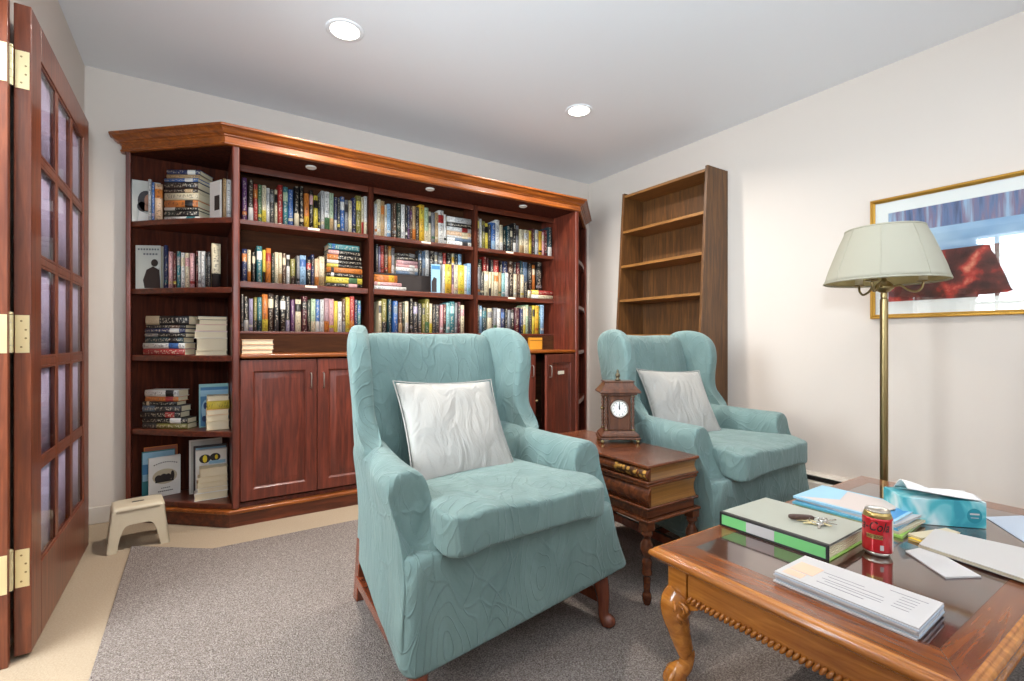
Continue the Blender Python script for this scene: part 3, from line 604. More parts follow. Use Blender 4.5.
# ------------------------------------------------------------------ angled end: books
S2 = [(-0.129, -0.109, 3.204, 0.2, 'pk/pe'), (-0.107, -0.094, 3.188, 0.19, 'dr/ye'), (-0.091, -0.074, 3.172, 0.2, 'te/gy'), (-0.072, -0.054, 3.154, 0.192, 'wh/cr'), (-0.053, -0.033, 3.136, 0.19, 'cr/pk'), (-0.032, -0.01, 3.117, 0.187, 'pk/rd'), (-0.004, 0.005, 3.098, 0.199, 'dr/k'), (0.0058, 0.018, 3.087, 0.198, 'wh/gy'), (0.019, 0.038, 3.073, 0.197, 'wh/lg'), (0.039, 0.046, 3.061, 0.19, 'k/dk'), (0.047, 0.061, 3.05, 0.193, 'dk/gy'), (0.065, 0.106, 3.022, 0.235, 'cr/k')]
GA = 'books on the angled open end'
def turned(label, x, y, z, rz, w, d, h, c1, c2, group, seed=None, pages=False):
    return book(label, w, d, h, c1, c2, group, (x, y, z+.0004), Matrix.Rotation(math.radians(rz), 4, 'Z'), seed, pages)
def astack(items, x, y, z, rz, w, d, where, group, pagesout=False, jit=1.0):
    """items from bottom up: (thickness, colours, width factor, side shift, extra turn)"""
    zz = z+.0004; n = len(items); R0 = Matrix.Rotation(math.radians(rz), 4, 'Z')
    for i, it in enumerate(items):
        th, c = it[0], it[1]; wf = it[2] if len(it) > 2 else 1; sh = it[3] if len(it) > 3 else 0; tw = it[4] if len(it) > 4 else 0
        c1, c2 = c.split('/'); bw = w*wf; bd = d*random.uniform(.94, 1)
        M = Matrix(((0, 0, 1, 0), (0, 1, 0, 0), (-1, 0, 0, th-.0006), (0, 0, 0, 1)))
        if pagesout and c != 'ye/ye': M = Matrix.Translation((bw, bd, 0)) @ Matrix.Rotation(PI, 4, 'Z') @ M
        T = R0 @ Matrix.Translation((sh, 0, 0)) @ Matrix.Rotation(math.radians(tw), 4, 'Z') @ M
        nm = 'bottom' if i == 0 else ('topmost' if i == n-1 else ORD[i]+' from bottom')
        book(fit('%s book lying %s in %s', c, nm, where), th-.0006, bd, bw, c1, c2, group, (x, y, zz), T, pages=True)
        zz += th
# top angled shelf
zt = ZA[0]
M_HAIR = plain('print_dark_brown', (44, 34, 32), .5); M_SKIN = plain('print_tan', (176, 126, 98), .5); M_PGREY = plain('print_pale_grey', (196, 196, 188), .5)
M_PWHITE = plain('print_white', (234, 230, 222), .5); M_PBLUE = plain('print_blue', (70, 130, 176), .5); M_PLB = plain('print_light_blue', (150, 192, 214), .5); M_PYEL = plain('print_yellow', (232, 206, 40), .5); M_PRED = plain('print_brick', (168, 92, 62), .5)
def pic(*parts):
    def mk(polys, y):
        def f(bm, w, h):
            for p in polys: flat_poly(bm, [(a*w, b*h) for a, b in p], y)
        return f
    return [(nm, mk(polys, -.0003-.0004*i), m) for i, (nm, m, polys) in enumerate(parts)]
coverbook('pale grey book facing out, cover showing a dark-haired figure, on top angled shelf', .128, .232, .015,
    pic(('cover_panel', M_PGREY, [rect2(.02, .01, .98, .99)]), ('cover_picture', M_HAIR, [ell(.50, .52, .30, .25), ell(.36, .38, .18, .12)]), ('cover_face', M_SKIN, [ell(.58, .54, .15, .15), rect2(.44, .30, .66, .44)]), ('cover_dress', M_PWHITE, [[(.2, .02), (.9, .02), (.82, .3), (.5, .22), (.26, .28)]])), 'lg', (-.2985, 3.346, zt), 0, 0, GA)
turned('grey-white book standing beside the pale cover on top angled shelf', -.222, 3.274, zt, 0, .015, .066, .226, 'lg', 'wh', GA, 2)
turned('slim blue book standing on top angled shelf', -.206, 3.264, zt, 0, .012, .068, .21, 'bl', 'lv', GA, 2)
turned('terracotta book standing left of the tall pile on top angled shelf', -.193, 3.262, zt, 0, .036, .065, .205, 'pe', 'or', GA, 1)
astack([(.026, 'wh/te', 1.04), (.033, 'k/dg'), (.018, 'k/wh', .98), (.038, 'or/k', .97), (.040, 'cr/cr', 1.0), (.022, 'db/tn', .97), (.038, 'db/k', .98), (.020, 'bl/wh', .97), (.022, 'tn/tn', .92, .012, 4), (.027, 'nv/wh', .92, .014, 5)], -.150, 3.242, zt, -35, .19, .135, 'tall pile on top angled shelf', 'books in the tall pile on top angled shelf')
coverbook('white book facing left with small dark picture, at right end of top angled shelf', .107, .212, .005,
    pic(('cover_panel', M_PWHITE, [rect2(.02, .01, .98, .99)]), ('cover_picture', M_HAIR, [rect2(.45, .25, .9, .62)])), 'wh', (.058, 3.112, zt), math.radians(-63), 0, GA)
turned('slim tan book against the post on top angled shelf', .117, 3.0, zt, 0, .014, .12, .215, 'tn', 'tn', GA, 2)
turned('white book against the post on top angled shelf', .1322, 2.99, zt, 0, .0205, .13, .21, 'wh', 'lg', GA, 2)
# second
zt = ZA[1]
coverbook('grey book facing out with figure seen from behind, on second angled shelf', .129, .238, .026,
    pic(('cover_panel', plain('print_mist', (186, 190, 184), .5), [rect2(.015, .01, .985, .99)]), ('cover_picture', M_HAIR, [ell(.76, .60, .14, .085), [(.36, .02), (.30, .2), (.44, .44), (.7, .52), (.95, .44), (.985, .2), (.985, .02)]]), ('cover_title', plain('print_slate', (92, 98, 104), .5), [rect2(.1+i*.11, .89, .17+i*.11, .93) for i in range(8)]), ('cover_subtitle', plain('print_slate', (92, 98, 104), .5), [rect2(.32+i*.12, .78, .40+i*.12, .82) for i in range(5)])), 'lg', (-.281, 3.330, zt), math.radians(-27.8), 0, GA)
turned('dark blue book with pale lettering, third shelf-mate right of grey cover, second angled shelf', -.1495, 3.237, zt, 0, .0165, .13, .237, 'nv', 'te', GA, 2)
for i, (x0, x1, y, h, c) in enumerate(S2):
    c1, c2 = c.split('/')
    turned(fit('%s book standing %s from left on second angled shelf', c, ORD[i+2]), max(x0, -.132), y, zt, 0, x1-max(x0, -.132), min(.13, 3.366-y), h, c1, c2, 'books standing on second angled shelf', None)
# third
zt = ZA[2]
astack([(.036, 'rd/rd', 1.0), (.031, 'wh/bl', 1.0), (.031, 'dt/k', .92, .012), (.023, 'k/gy', .97, .012), (.025, 'nv/wh', .96, .012), (.019, 'k/br', .94, .02), (.049, 'k/cr', 1.03, .016)], -.247, 3.292, zt, -38, .24, .092, 'pile on third angled shelf', 'books in the left pile on third angled shelf')
astack([(.027, 'cr/cr', .98), (.065, 'cr/wh', .95, .006), (.038, 'wh/lg', 1.03, -.006), (.038, 'pk/wh', .98), (.024, 'cr/tn', .88, .016), (.021, 'k/dk', .93, .008)], -.008, 3.10, zt, 0, .152, .15, 'right-hand pile, pages outward, third angled shelf', 'books in the right pile on third angled shelf', True)
# fourth
zt = ZA[3]
astack([(.030, 'ol/dk', 1.12), (.030, 'k/wh', 1.12), (.033, 'k/rd', 1.0, -.012), (.033, 'dk/sl', .97), (.023, 'k/cr', .86), (.026, 'or/rd', .82, .016), (.036, 'wh/k', .84, .014)], -.250, 3.297, zt, -36, .225, .085, 'pile on fourth angled shelf', 'books in the left pile on fourth angled shelf')
coverbook('large blue and teal book facing out behind the pale pile, fourth angled shelf', .140, .238, .022,
    pic(('cover_panel', M_PBLUE, [rect2(.05, .03, .98, .93)]), ('cover_picture', M_PLB, [rect2(.05, .72, .98, .86), ell(.24, .4, .16, .24)]), ('cover_mark', plain('print_navy', (40, 70, 120), .5), [ell(.22, .5, .07, .08), ell(.3, .3, .06, .1), ell(.18, .2, .08, .07)])), 'lt', (.009, 3.165, zt), 0, 0, GA)
astack([(.046, 'cr/cr'), (.033, 'cr/wh', .97), (.030, 'pe/cr', .98), (.046, 'ye/ye', .98, .002), (.026, 'cr/cr', .95, .004)], .041, 3.042, zt, 0, .107, .112, 'pale pile with one yellow book, fourth angled shelf', 'books in the right pile on fourth angled shelf', True)
# bottom
zt = .12
coverbook('orange-brown book standing rearmost at left of bottom angled shelf', .153, .268, .009, pic(('cover_panel', M_PRED, [rect2(.02, .01, .98, .99)])), 'or', (-.245, 3.336, zt), math.radians(7), 0, GA)
coverbook('blue book standing behind the white illustrated book, bottom angled shelf', .150, .248, .009, pic(('cover_panel', M_PLB, [rect2(.02, .35, .98, .98)]), ('cover_picture', M_PBLUE, [rect2(.02, .5, .98, .72)])), 'te', (-.252, 3.315, zt), math.radians(8), 0, GA)
coverbook('white book with oval engraved picture facing out on bottom angled shelf', .146, .218, .012,
    pic(('cover_panel', M_PWHITE, [rect2(.02, .01, .98, .99)]), ('cover_picture', plain('print_sepia', (196, 182, 152), .5), [ell(.5, .5, .39, .19)]), ('cover_scene', M_HAIR, [ell(.30, .46, .12, .09), ell(.46, .47, .12, .10), ell(.60, .46, .10, .10), ell(.74, .50, .06, .12), rect2(.2, .36, .78, .40)]),
        ('cover_title', plain('print_ink', (84, 80, 74), .5), [rect2(.15+i*.07, .80+.05*math.sin(PI*i/10), .19+i*.07, .825+.05*math.sin(PI*i/10)) for i in range(11)]), ('cover_subtitle', plain('print_ink', (84, 80, 74), .5), [rect2(.38+i*.06, .20, .42+i*.06, .22) for i in range(5)]), ('cover_imprint', plain('print_ink', (84, 80, 74), .5), [rect2(.28+i*.06, .12, .325+i*.06, .145) for i in range(8)])), 'wh', (-.2195, 3.272, zt), math.radians(14), 0, GA)
coverbook('tall grey-white book standing rearmost at right of bottom angled shelf', .158, .300, .014, pic(('cover_panel', M_PGREY, [rect2(.05, .02, .98, .98)])), 'wh', (-.037, 3.245, zt), 0, 0, GA)
coverbook('dark-edged pale book standing second from back, right of bottom angled shelf', .158, .272, .014, pic(('cover_panel', M_PLB, [rect2(.06, .02, .98, .96)]), ('cover_picture', M_PWHITE, [rect2(.06, .02, .98, .86)])), 'dk', (-.016, 3.205, zt), 0, 0, GA)
coverbook('white book with black and yellow emblem facing out on bottom angled shelf', .150, .256, .012,
    pic(('cover_panel', M_PWHITE, [rect2(.02, .01, .98, .98)]), ('cover_emblem', M_HAIR, [ell(.3, .80, .18, .095), ell(.62, .82, .17, .085)]), ('cover_picture', M_PYEL, [ell(.3, .80, .07, .08), ell(.66, .82, .05, .05)]), ('cover_band', M_PLB, [rect2(.42, .68, .95, .75)])), 'lg', (-.008, 3.168, zt), 0, 0, GA)
astack([(.040, 'wh/lb', 1.08, -.012), (.026, 'wh/lg', 1.0), (.027, 'cr/wh', .98), (.030, 'cr/cr', .97, .003), (.048, 'cr/tn', .9, .012)], -.001, 3.078, zt, 0, .145, .083, 'pale pile on bottom angled shelf', 'books in the right pile on bottom angled shelf', True)
# far end unit, seen almost edge-on
for z, its in ((ZA[0], (('ye/or', .03, .22), ('cr/wh', .026, .2), ('or/k', .03, .21))), (ZA[1], (('wh/lg', .03, .21), ('br/k', .026, .2))), (ZA[2], (('wh/gy', .03, .2), ('dk/k', .03, .22)))):
    x = 2.5425
    for i, (c, w, h) in enumerate(its):
        c1, c2 = c.split('/'); y = 2.965+.89*(x+w-2.541)
        turned(fit('%s book standing %s from the end post in the far angled end, %s', c, ORD[i], {ZA[0]: 'top shelf', ZA[1]: 'second shelf', ZA[2]: 'third shelf'}[z]), x, y, z, 0, w, .13, h, c1, c2, 'books in the far angled end'); x += w+.001
# yellow paperbacks on the counter, and an amber box
M_AMB = plain('amber_board', (214, 146, 44), .5)
astack([(.024, 'pe/yo', 1.0), (.028, 'pe/ye', 1.03), (.027, 'pe/tn', 1.02)], .204, 3.02, .9072, 0, .155, .11, 'pile at left end of cupboard top', 'paperbacks on the cupboard top', True)
bm = BM(); box(bm, (0, 0, 0), (.125, .03, .095)); t = obj('box', bm, M_AMB, bevel=.003, loc=(2.235, 3.165, .9076)); tag(t, 'flat amber box standing on cupboard top under right bay', 'box')
bm = BM(); box(bm, (.004, -.0012, .07), (.121, -.0002, .074)); obj('lid_seam', bm, M_OAK, t)
# blue picture-cover book in front row
coverbook('light blue book with black figure on cover, turned outward, middle bay front row', .068, .205, .004, pic(('cover_panel', M_PLB, [rect2(.02, .01, .98, .99)]), ('cover_picture', M_HAIR, [[(.05, .02), (.05, .38), (.3, .55), (.6, .5), (.6, .02)]]), ('cover_band', M_PBLUE, [rect2(.05, .82, .95, .95)])), 'lb', (1.408, 3.222, Z2), math.radians(-8), 0, GA)
# ------------------------------------------------------------------ step stool
stool = thing('step_stool', 'small beige plastic step stool with hand slot on the floor by the bookcase', 'stool', (-.240, 2.958, .0003), math.radians(7))
bm = BM(); hx, hy, H_ = .099, .082, .2
outl = lambda k, z: [(x, y, z) for x, y in rrect(hx*k+.006, hy*k+.006, .03, 6)]
# shell: top plate
loft(bm, [[(x, y, H_-.020) for x, y in rrect(hx+.004, hy+.004, .032, 6)], [(x, y, H_-.006) for x, y in rrect(hx, hy, .03, 6)], [(x, y, H_) for x, y in rrect(hx-.010, hy-.010, .024, 6)]])
slot = obj('seat_top', bm, M_STOOL, stool, smooth=True)
# skirt with arched openings, flaring down to four corner legs
bm = BM()
def side(ax, half, other):
    for s in (-1, 1):
        n = 40; top = []; bot = []
        for i in range(n+1):
            u = -1+2*i/n
            arch = .118*(1-min(1, abs(u)/.70)**7) if abs(u) < .70 else 0
            zt_, zb_ = H_-.012, arch
            ft = 1.0; fb = 1+.22*(1-zb_/H_)
            p = lambda f, z: ((u*half*f, s*other*f, z) if ax == 0 else (s*other*f, u*half*f, z))
            top.append(p(1.0, zt_)); bot.append(p(1+.2*(1-zb_/H_), zb_))
        for k in range(n):
            q = []
            for off in (0, -.005):
                row_ = []
                for P in (top[k], top[k+1], bot[k+1], bot[k]):
                    x, y, z = P
                    if ax == 0: y += s*off
                    else: x += s*off
                    row_.append(bm.verts.new((x, y, z)))
                q.append(row_)
            a, b = q
            bm.faces.new(a); bm.faces.new(b[::-1])
            for i in range(4):
                j = (i+1) % 4; bm.faces.new((a[i], b[i], b[j], a[j]))
side(0, hx, hy); side(1, hy, hx)
bmesh.ops.remove_doubles(bm, verts=bm.verts, dist=.0002)
obj('skirt', bm, M_STOOL, stool)
for sx in (-1, 1):
    for sy in (-1, 1):
        bm = BM(); f = 1.2
        ringz = []
        for z, k in ((0, 1.2), (.1, 1.1), (.195, 1.005)):
            cx, cy = sx*(hx*k-.020), sy*(hy*k-.020)
            ringz.append([(cx+x, cy+y, z) for x, y in rrect(.019, .019, .013, 4)])
        loft(bm, ringz); obj('leg', bm, M_STOOL, stool, smooth=True)
bm = BM(); loft(bm, [[(x, y, H_+.0002) for x, y in rrect(.024, .008, .006, 4)], [(x, y, H_+.0008) for x, y in rrect(.024, .008, .006, 4)]]); o = obj('hand_slot', bm, M_BLACK, stool); o['label'] = 'dark hand slot'

# ------------------------------------------------------------------ wing chairs
def make_chair(label, loc, rz):
    """local: front is -y, x to the viewer's right"""
    t = thing('wing_chair', label, 'armchair', loc, rz, 'wing chairs')
    # seat box with hanging slipcover hem
    bm = BM()
    def ring(z, kx, ky, r, f=None):
        out = []
        for x, y in rrect(.398*kx, .352*ky, r, 5):
            tp = 1 - .25*ssmooth(-.35, .33, y)
            zz = z + (f(x, y) if f else 0)
            xx = x*tp + .052*ssmooth(.1, .37, x)*ssmooth(.36, .15, z)*ssmooth(.05, -.33, y)
            out.append((xx, y-.012, zz))
        return out
    def hem(x, y): return .03*ssmooth(-.1, .37, x)*ssmooth(.1, -.35, y) - .060*ssmooth(.05, -.37, x)*ssmooth(-.24, -.362, y) + .008*math.sin(x*23+y*9)
    rr = [ring(.405, .90, .90, .05), ring(.412, .955, .955, .05), ring(.398, .985, .985, .05), ring(.33, .992, .992, .05), ring(.25, 1.0, 1.0, .05), ring(.19, 1.004, 1.004, .05, lambda x, y: .5*hem(x, y)), ring(.162, 1.008, 1.012, .05, hem), ring(.156, .985, .99, .05, hem), ring(.2, .97, .97, .05)]
    loft(bm, rr)
    obj('skirt', bm, M_TEAL, t, sub=1)
    # arms
    for s in (-1, 1):
        bm = BM()
        sec = [(.262, .395), (.258, .45), (.256, .52), (.262, .570), (.282, .603), (.318, .617), (.356, .611), (.385, .588), (.388, .555), (.380, .515), (.374, .46), (.376, .36), (.383, .26), (.390, .15), (.355, .15), (.30, .2), (.275, .3)]
        cx, cz = .325, .40
        rings = []
        for y, k, dz, ox in ((-.252, .62, -.02, 0), (-.262, .90, -.008, 0), (-.256, .985, -.002, .0), (-.235, 1.0, .0, .0), (-.15, .985, 0, -.004), (-.03, .965, .002, -.012), (.10, .94, .010, -.022), (.22, .92, .02, -.032), (.30, .86, .02, -.036)):
            hk = ssmooth(-.36, -.30, y)
            r = []
            for u, z in sec:
                bulge = .006*math.sin(z*31+y*17)+.004*math.sin(y*40+u*30)
                fr_ = y < -.23
                zz = cz+(z-cz)*(k if k < .97 and fr_ else 1) + dz*(z > .5)
                tpr = 1-.17*ssmooth(-.22, .30, y)-.06*ssmooth(.5, .2, z)*ssmooth(-.22, .30, y)
                yy = y - (.084*ssmooth(.57, .37, z))*ssmooth(.0, -.22, y)
                hemz = 0
                if z < .17: hemz = (.03 if s > 0 else -.055)*ssmooth(.2, -.35, y)*.0
                r.append((s*tpr*(cx+.013+(u-cx)*(k if fr_ else 1.0)+ox*.2+(0 if fr_ else bulge)), yy, zz))
            rings.append(r)
        loft(bm, rings); obj('armrest', bm, M_TEAL, t, sub=2)
    # back
    bm = BM(); vs = sbox(bm, .295, .07, .33, 7, 11)
    for v in vs:
        x, y, z = v.co; Z = .715+z; u = x/.295
        top = max(0, (Z-.85)/.2); Z -= .042*top
        Z += top*(.016*u*u-.008)
        puff = -.022*(1-u*u)*(1-(z/.33)**2) if y < 0 else 0
        v.co = (x*(1+.03*(Z-.6)), .235+y+puff+(Z-.5)*.21, Z)
    obj('backrest', bm, M_TEAL, t, sub=1)
    # wings: a rounded lobe profile in (y, z), flared outwards
    prof_ = catmull([(.33, .58, 0), (.352, .80, 0), (.372, .95, 0), (.345, 1.008, 0), (.27, 1.028, 0), (.185, 1.014, 0), (.125, .962, 0), (.105, .88, 0), (.110, .79, 0), (.105, .71, 0), (.070, .645, 0), (.03, .600, 0), (.08, .565, 0), (.2, .56, 0), (.33, .58, 0)], 5)[:-1]
    P = [(p.x, p.y) for p in prof_]; cy = sum(p[0] for p in P)/len(P); cz = sum(p[1] for p in P)/len(P)
    for s in (-1, 1):
        bm = BM(); rings = []
        for k, ox in ((.35, -.037), (.80, -.037), (.93, -.034), (.985, -.022), (1.0, 0), (.985, .022), (.93, .036), (.80, .041), (.35, .043)):
            r = []
            for y, z in P:
                Y = cy+(y-cy)*k; Zz = cz+(z-cz)*(k if k > .9 else k)
                fl = .060*ssmooth(.36, .08, Y) - .06*ssmooth(.75, .56, Zz)*0
                tilt = .02*ssmooth(.6, 1.0, Zz)
                r.append((s*(.281+ox*.92+fl+tilt-.012), Y, Zz))
            rings.append(r)
        loft(bm, rings); obj('wing', bm, M_TEAL, t, sub=1)
    # cushion
    bm = BM(); vs = sbox(bm, .298, .30, .056, 12, 15)
    for v in vs:
        x, y, z = v.co; u, w = x/.298, y/.30
        z *= 1 + .16*(1-u*u)*(1-w*w)
        z += .012*math.sin(x*9+1)*math.sin(y*7) * (z > 0) - .012*(w < -.8)*(abs(u) > .7)
        v.co = (x*(.93-.07*ssmooth(-.75, -.2, w)+.07*ssmooth(-.2, -.75, w)), -.115+y, .460+z-.006*w)
    o = obj('seat_cushion', bm, M_TEAL, t, sub=1)
    # piping on the cushion edge
    # legs
    for s in (-1, 1):
        bm = BM(); ctube(bm, [(s*.318, -.305, .24), (s*.335, -.325, .15), (s*.340, -.335, .08), (s*.338, -.338, .035), (s*.346, -.352, .012), (s*.348, -.356, .0003)], [.030, .028, .021, .019, .026, .020], 14, 4)
        for v in bm.verts: v.co.z = max(v.co.z, .0003)
        obj('leg', bm, M_CHERRY, t, smooth=True)
        bm = BM(); vs = box(bm, (-.020, -.02, .0003), (.020, .02, .24))
        for v in vs: v.co.y += .35*max(0, .2-v.co.z)*.6; v.co.x += s*.285; v.co.y += .27
        obj('leg', bm, M_CHERRY, t, bevel=.003)
        bm = BM(); vs = obox(bm, (s*.322, -.02, .082), (.024, .62, .036), rz=s*.085); obj('stretcher', bm, M_CHERRY, t, bevel=.003)
    bm = BM(); box(bm, (-.30, -.005, .067), (.30, .015, .097)); obj('stretcher', bm, M_CHERRY, t, bevel=.003)
    return t
def copy_tree(o, parent=None):
    c = o.copy(); COL.objects.link(c)
    if parent: c.parent = parent
    for ch in [x for x in bpy.data.objects if x.parent == o]: copy_tree(ch, c)
    return c
ZR = .0102
c1 = make_chair('nearer teal quilted wing chair in front of the bookcase, cream pillow on its seat', (.812, 1.535, ZR), math.radians(2.5))
c2 = copy_tree(c1); c2['label'] = 'farther teal quilted wing chair beyond the side table, in front of the empty shelves'
c2.location = (2.076, 1.515, ZR); c2.rotation_euler = (0, 0, math.radians(2.5))
# ------------------------------------------------------------------ pillows
def pillow(label, M, s=.21, puff=.062, seed=0):
    bm = BM(); bmesh.ops.create_grid(bm, x_segments=22, y_segments=22, size=1)
    top = list(bm.verts)
    g = bmesh.ops.duplicate(bm, geom=bm.verts[:]+bm.edges[:]+bm.faces[:])
    low = [v for v in g['geom'] if isinstance(v, bmesh.types.BMVert)]
    for sgn, vs in ((1, top), (-1, low)):
        for v in vs:
            u, w = v.co.x, v.co.y
            h = max(0, (1-u*u))**.55*max(0, (1-w*w))**.55
            h *= 1+.10*math.sin(u*4+seed)*math.cos(w*5+seed*2)
            k = 1-.075*(1-w*w)*(abs(u) > 0)*abs(u)**3; k2 = 1-.075*(1-u*u)*abs(w)**3
            v.co = (u*s*k, w*s*k2, sgn*puff*h)
    bmesh.ops.remove_doubles(bm, verts=bm.verts, dist=.0008)
    o = obj('pillow', bm, M_SATIN, sub=1); o.matrix_world = M; tag(o, label, 'pillow', 'cream pillows')
    # seam piping
    b2 = BM(); pts = []
    for side_ in range(4):
        for i in range(16):
            q = -1+2*i/16; u, w = ((q, -1), (1, q), (-q, 1), (-1, -q))[side_]
            k = 1-.075*(1-w*w)*abs(u)**3; k2 = 1-.075*(1-u*u)*abs(w)**3; pts.append((u*s*k, w*s*k2, 0))
    pts.append(pts[0]); tube(b2, pts, .0028, 6); pp = obj('piping', b2, M_SATIN, o, smooth=True); return o
def pose(x, y, z, rz, rx, spin): return Matrix.Translation((x, y, z)) @ Matrix.Rotation(math.radians(rz), 4, 'Z') @ Matrix.Rotation(math.radians(rx), 4, 'X') @ Matrix.Rotation(math.radians(spin), 4, 'Z')
pillow('cream satin square pillow leaning against back of the nearer wing chair', pose(.788, 1.578, .660, 0, 56, -2), .203, .05, 1)
pillow('cream satin square pillow leaning against back of the farther wing chair', pose(2.03, 1.57, .668, -14, 57, -3), .19, .05, 2)
# ------------------------------------------------------------------ empty bookshelf by the right wall (sides taper)
bs = thing('bookshelf', 'tall empty brown wooden bookshelf standing against the right wall behind a wing chair', 'bookshelf', (0, 0, 0))
SY0, SY1, SX = 1.975, 2.745, XR-.004
fx = lambda z: 2.84-.065*(2.147-z)
bm_side = [(SX, 0.0105), (fx(0), .0105), (fx(2.147), 2.147), (SX, 2.147)]
for y in (SY0, SY1-.02):
    bm = BM(); loft(bm, [[(x, y, z) for x, z in bm_side], [(x, y+.02, z) for x, z in bm_side]]); obj('side_panel', bm, M_OAK, bs, bevel=.0015)
bm = BM(); box(bm, (SX-.008, SY0+.0205, .06), (SX, SY1-.0205, 2.13)); obj('back_panel', bm, M_OAK, bs)
for i, z in enumerate((2.13, 1.843, 1.569, 1.30, 1.025, .75, .475, .20)):
    bm = BM(); x0 = fx(z)+.004; box(bm, (x0, SY0+.0205, z-.020), (SX-.0085, SY1-.0205, z)); obj('shelf', bm, M_OAKEDGE, bs, bevel=.0015)
# ------------------------------------------------------------------ side table shaped like two stacked books
sd = thing('side_table', 'carved walnut side table shaped like two stacked books on turned legs, between the chairs', 'side table', (1.516, 1.53, ZR), math.radians(0))
hx, hy, T0 = .150, .335, .525-ZR
def toolmat():
    m, nt, b = nmat('gilt_tooling'); v = coords(nt)
    vo = N(nt, 'ShaderNodeTexVoronoi'); vo.inputs['Scale'].default_value = 62; L(nt, v, vo.inputs['Vector'])
    r = ramp(nt, vo.outputs['Distance'], [(.35, lin((196, 146, 66))), (.6, lin((70, 40, 22)))]); L(nt, r.outputs['Color'], b.inputs['Base Color'])
    b.inputs['Metallic'].default_value = .5; b.inputs['Roughness'].default_value = .4; bump(nt, b, vo.outputs['Distance'], -.8, .004); return m
M_TOOL = toolmat()
def slab(z0, z1, kx, ky, m, name, bev=.004):
    bm = BM(); box(bm, (-kx, -ky, z0), (kx, ky, z1)); return obj(name, bm, m, sd, bevel=bev, seg=3)
slab(T0-.012, T0, hx, hy, M_SIDE, 'book_cover')
slab(T0-.072, T0-.060, hx-.002, hy-.002, M_SIDE, 'book_cover')
slab(T0-.084, T0-.0722, hx-.006, hy-.006, M_SIDE, 'book_cover')
slab(T0-.168, T0-.156, hx-.002, hy-.002, M_SIDE, 'book_cover')
for z0, z1, k in ((T0-.0598, T0-.0122, .008), (T0-.1558, T0-.0842, .010)):
    bm = BM(); n = 7
    zz = [z0+(z1-z0)*i/n for i in range(n+1)]
    loft(bm, [[(x, y, z) for x, y in ((-hx+k+.01, -hy+k+.006*math.sin(PI*i/n)), (hx-k-.006*math.sin(PI*i/n), -hy+k+.006*math.sin(PI*i/n)), (hx-k-.006*math.sin(PI*i/n), hy-k), (-hx+k+.01, hy-k))] for i, z in enumerate(zz)])
    obj('page_block', bm, M_PAGEW, sd)
    # rounded spine on the -x side with gilt bands
    bm = BM(); m = 8
    loft(bm, [[(-hx+k+.010-.018*math.sin(PI*i/m)*1.0-.0, -hy+.003, z0+(z1-z0)*i/m) for i in range(m+1)]+[(-hx+k+.012, -hy+.003, z1), (-hx+k+.012, -hy+.003, z0)], [(-hx+k+.010-.018*math.sin(PI*i/m), hy-.003, z0+(z1-z0)*i/m) for i in range(m+1)]+[(-hx+k+.012, hy-.003, z1), (-hx+k+.012, hy-.003, z0)]])
    sp = obj('spine', bm, M_SIDE, sd, bevel=.001)
    bm = BM()
    if z0 < T0-.1: bm.free(); continue
    for y in ():
        pts = [(-hx+k+.0095-.019*math.sin(PI*i/m), y, z0+(z1-z0)*i/m) for i in range(1, m)]; tube(bm, pts, .004, 6)
    for y0_, y1_ in ((-hy+.012, -hy+.045), (-hy+.055, -hy+.17)):
        bm = BM() if y0_ > -hy+.05 else bm
        A_ = [(-hx+k+.0095-.0185*math.sin(PI*i/m), z0+(z1-z0)*i/m) for i in range(1, m)]
        loft(bm, [[(x-o, y, z) for x, z in A_ for o in (.0012,)]+[(x+.002, y, z) for x, z in A_[::-1]] for y in (y0_, y1_) for o in (0,)])
        obj('gilt_tooling', bm, M_TOOL, sp)
slab(T0-.200, T0-.1682, hx-.014, hy-.014, M_SIDE, 'apron')
slab(T0-.212, T0-.2002, hx+.004, hy+.004, M_SIDE, 'ledge')
for sx in (-1, 1):
    for sy in (-1, 1):
        bm = BM(); h = T0-.2125
        box(bm, (-.020, -.020, h-.03), (.020, .020, h))
        lathe(bm, [(.019, h-.031), (.022, h-.042), (.013, h-.056), (.013, h-.064), (.023, h-.08), (.0245, h-.10), (.020, h-.118), (.012, h-.13), (.018, h-.14), (.0185, h-.15), (.0165, .13), (.019, .122), (.019, .112), (.012, .104), (.0145, .095), (.012, .05), (.015, .042), (.019, .03), (.016, .012), (.011, .0003)], (0, 0, 0), 18)
        obj('leg', bm, M_SIDE, sd, smooth=False, loc=(sx*(hx-.020), sy*(hy-.022), 0), bevel=.0008)
# ------------------------------------------------------------------ mantel clock on the side table
ck = thing('clock', 'small walnut mantel clock with twisted columns and white dial on the book-shaped side table', 'clock', (1.595, 1.570, .5254), math.radians(-33))
sz = lambda z0, z1, a, b, m=M_CLOCK, n='case', bv=.002: (lambda bm: (box(bm, (-a, -b, z0), (a, b, z1)), obj(n, bm, m, ck, bevel=bv))[1])(BM())
for sx in (-1, 1):
    for sy in (-1, 1):
        bm = BM(); lathe(bm, [(.006, 0), (.009, .005), (.009, .012), (.006, .0165)], (sx*.078, sy*.05, 0), 12); obj('foot', bm, M_BRASS, ck, smooth=True)
sz(.0166, .026, .090, .062, n='base', bv=.003)
sz(.0262, .040, .084, .057, n='base', bv=.004)
bm = BM(); loft(bm, [[(x, y, z) for x, y in ((-a, -b), (a, -b), (a, b), (-a, b))] for z, a, b in ((.0402, .080, .054), (.052, .068, .044), (.0535, .068, .044))]); obj('base', bm, M_CLOCK, ck)
sz(.0537, .212, .052, .032, n='case')
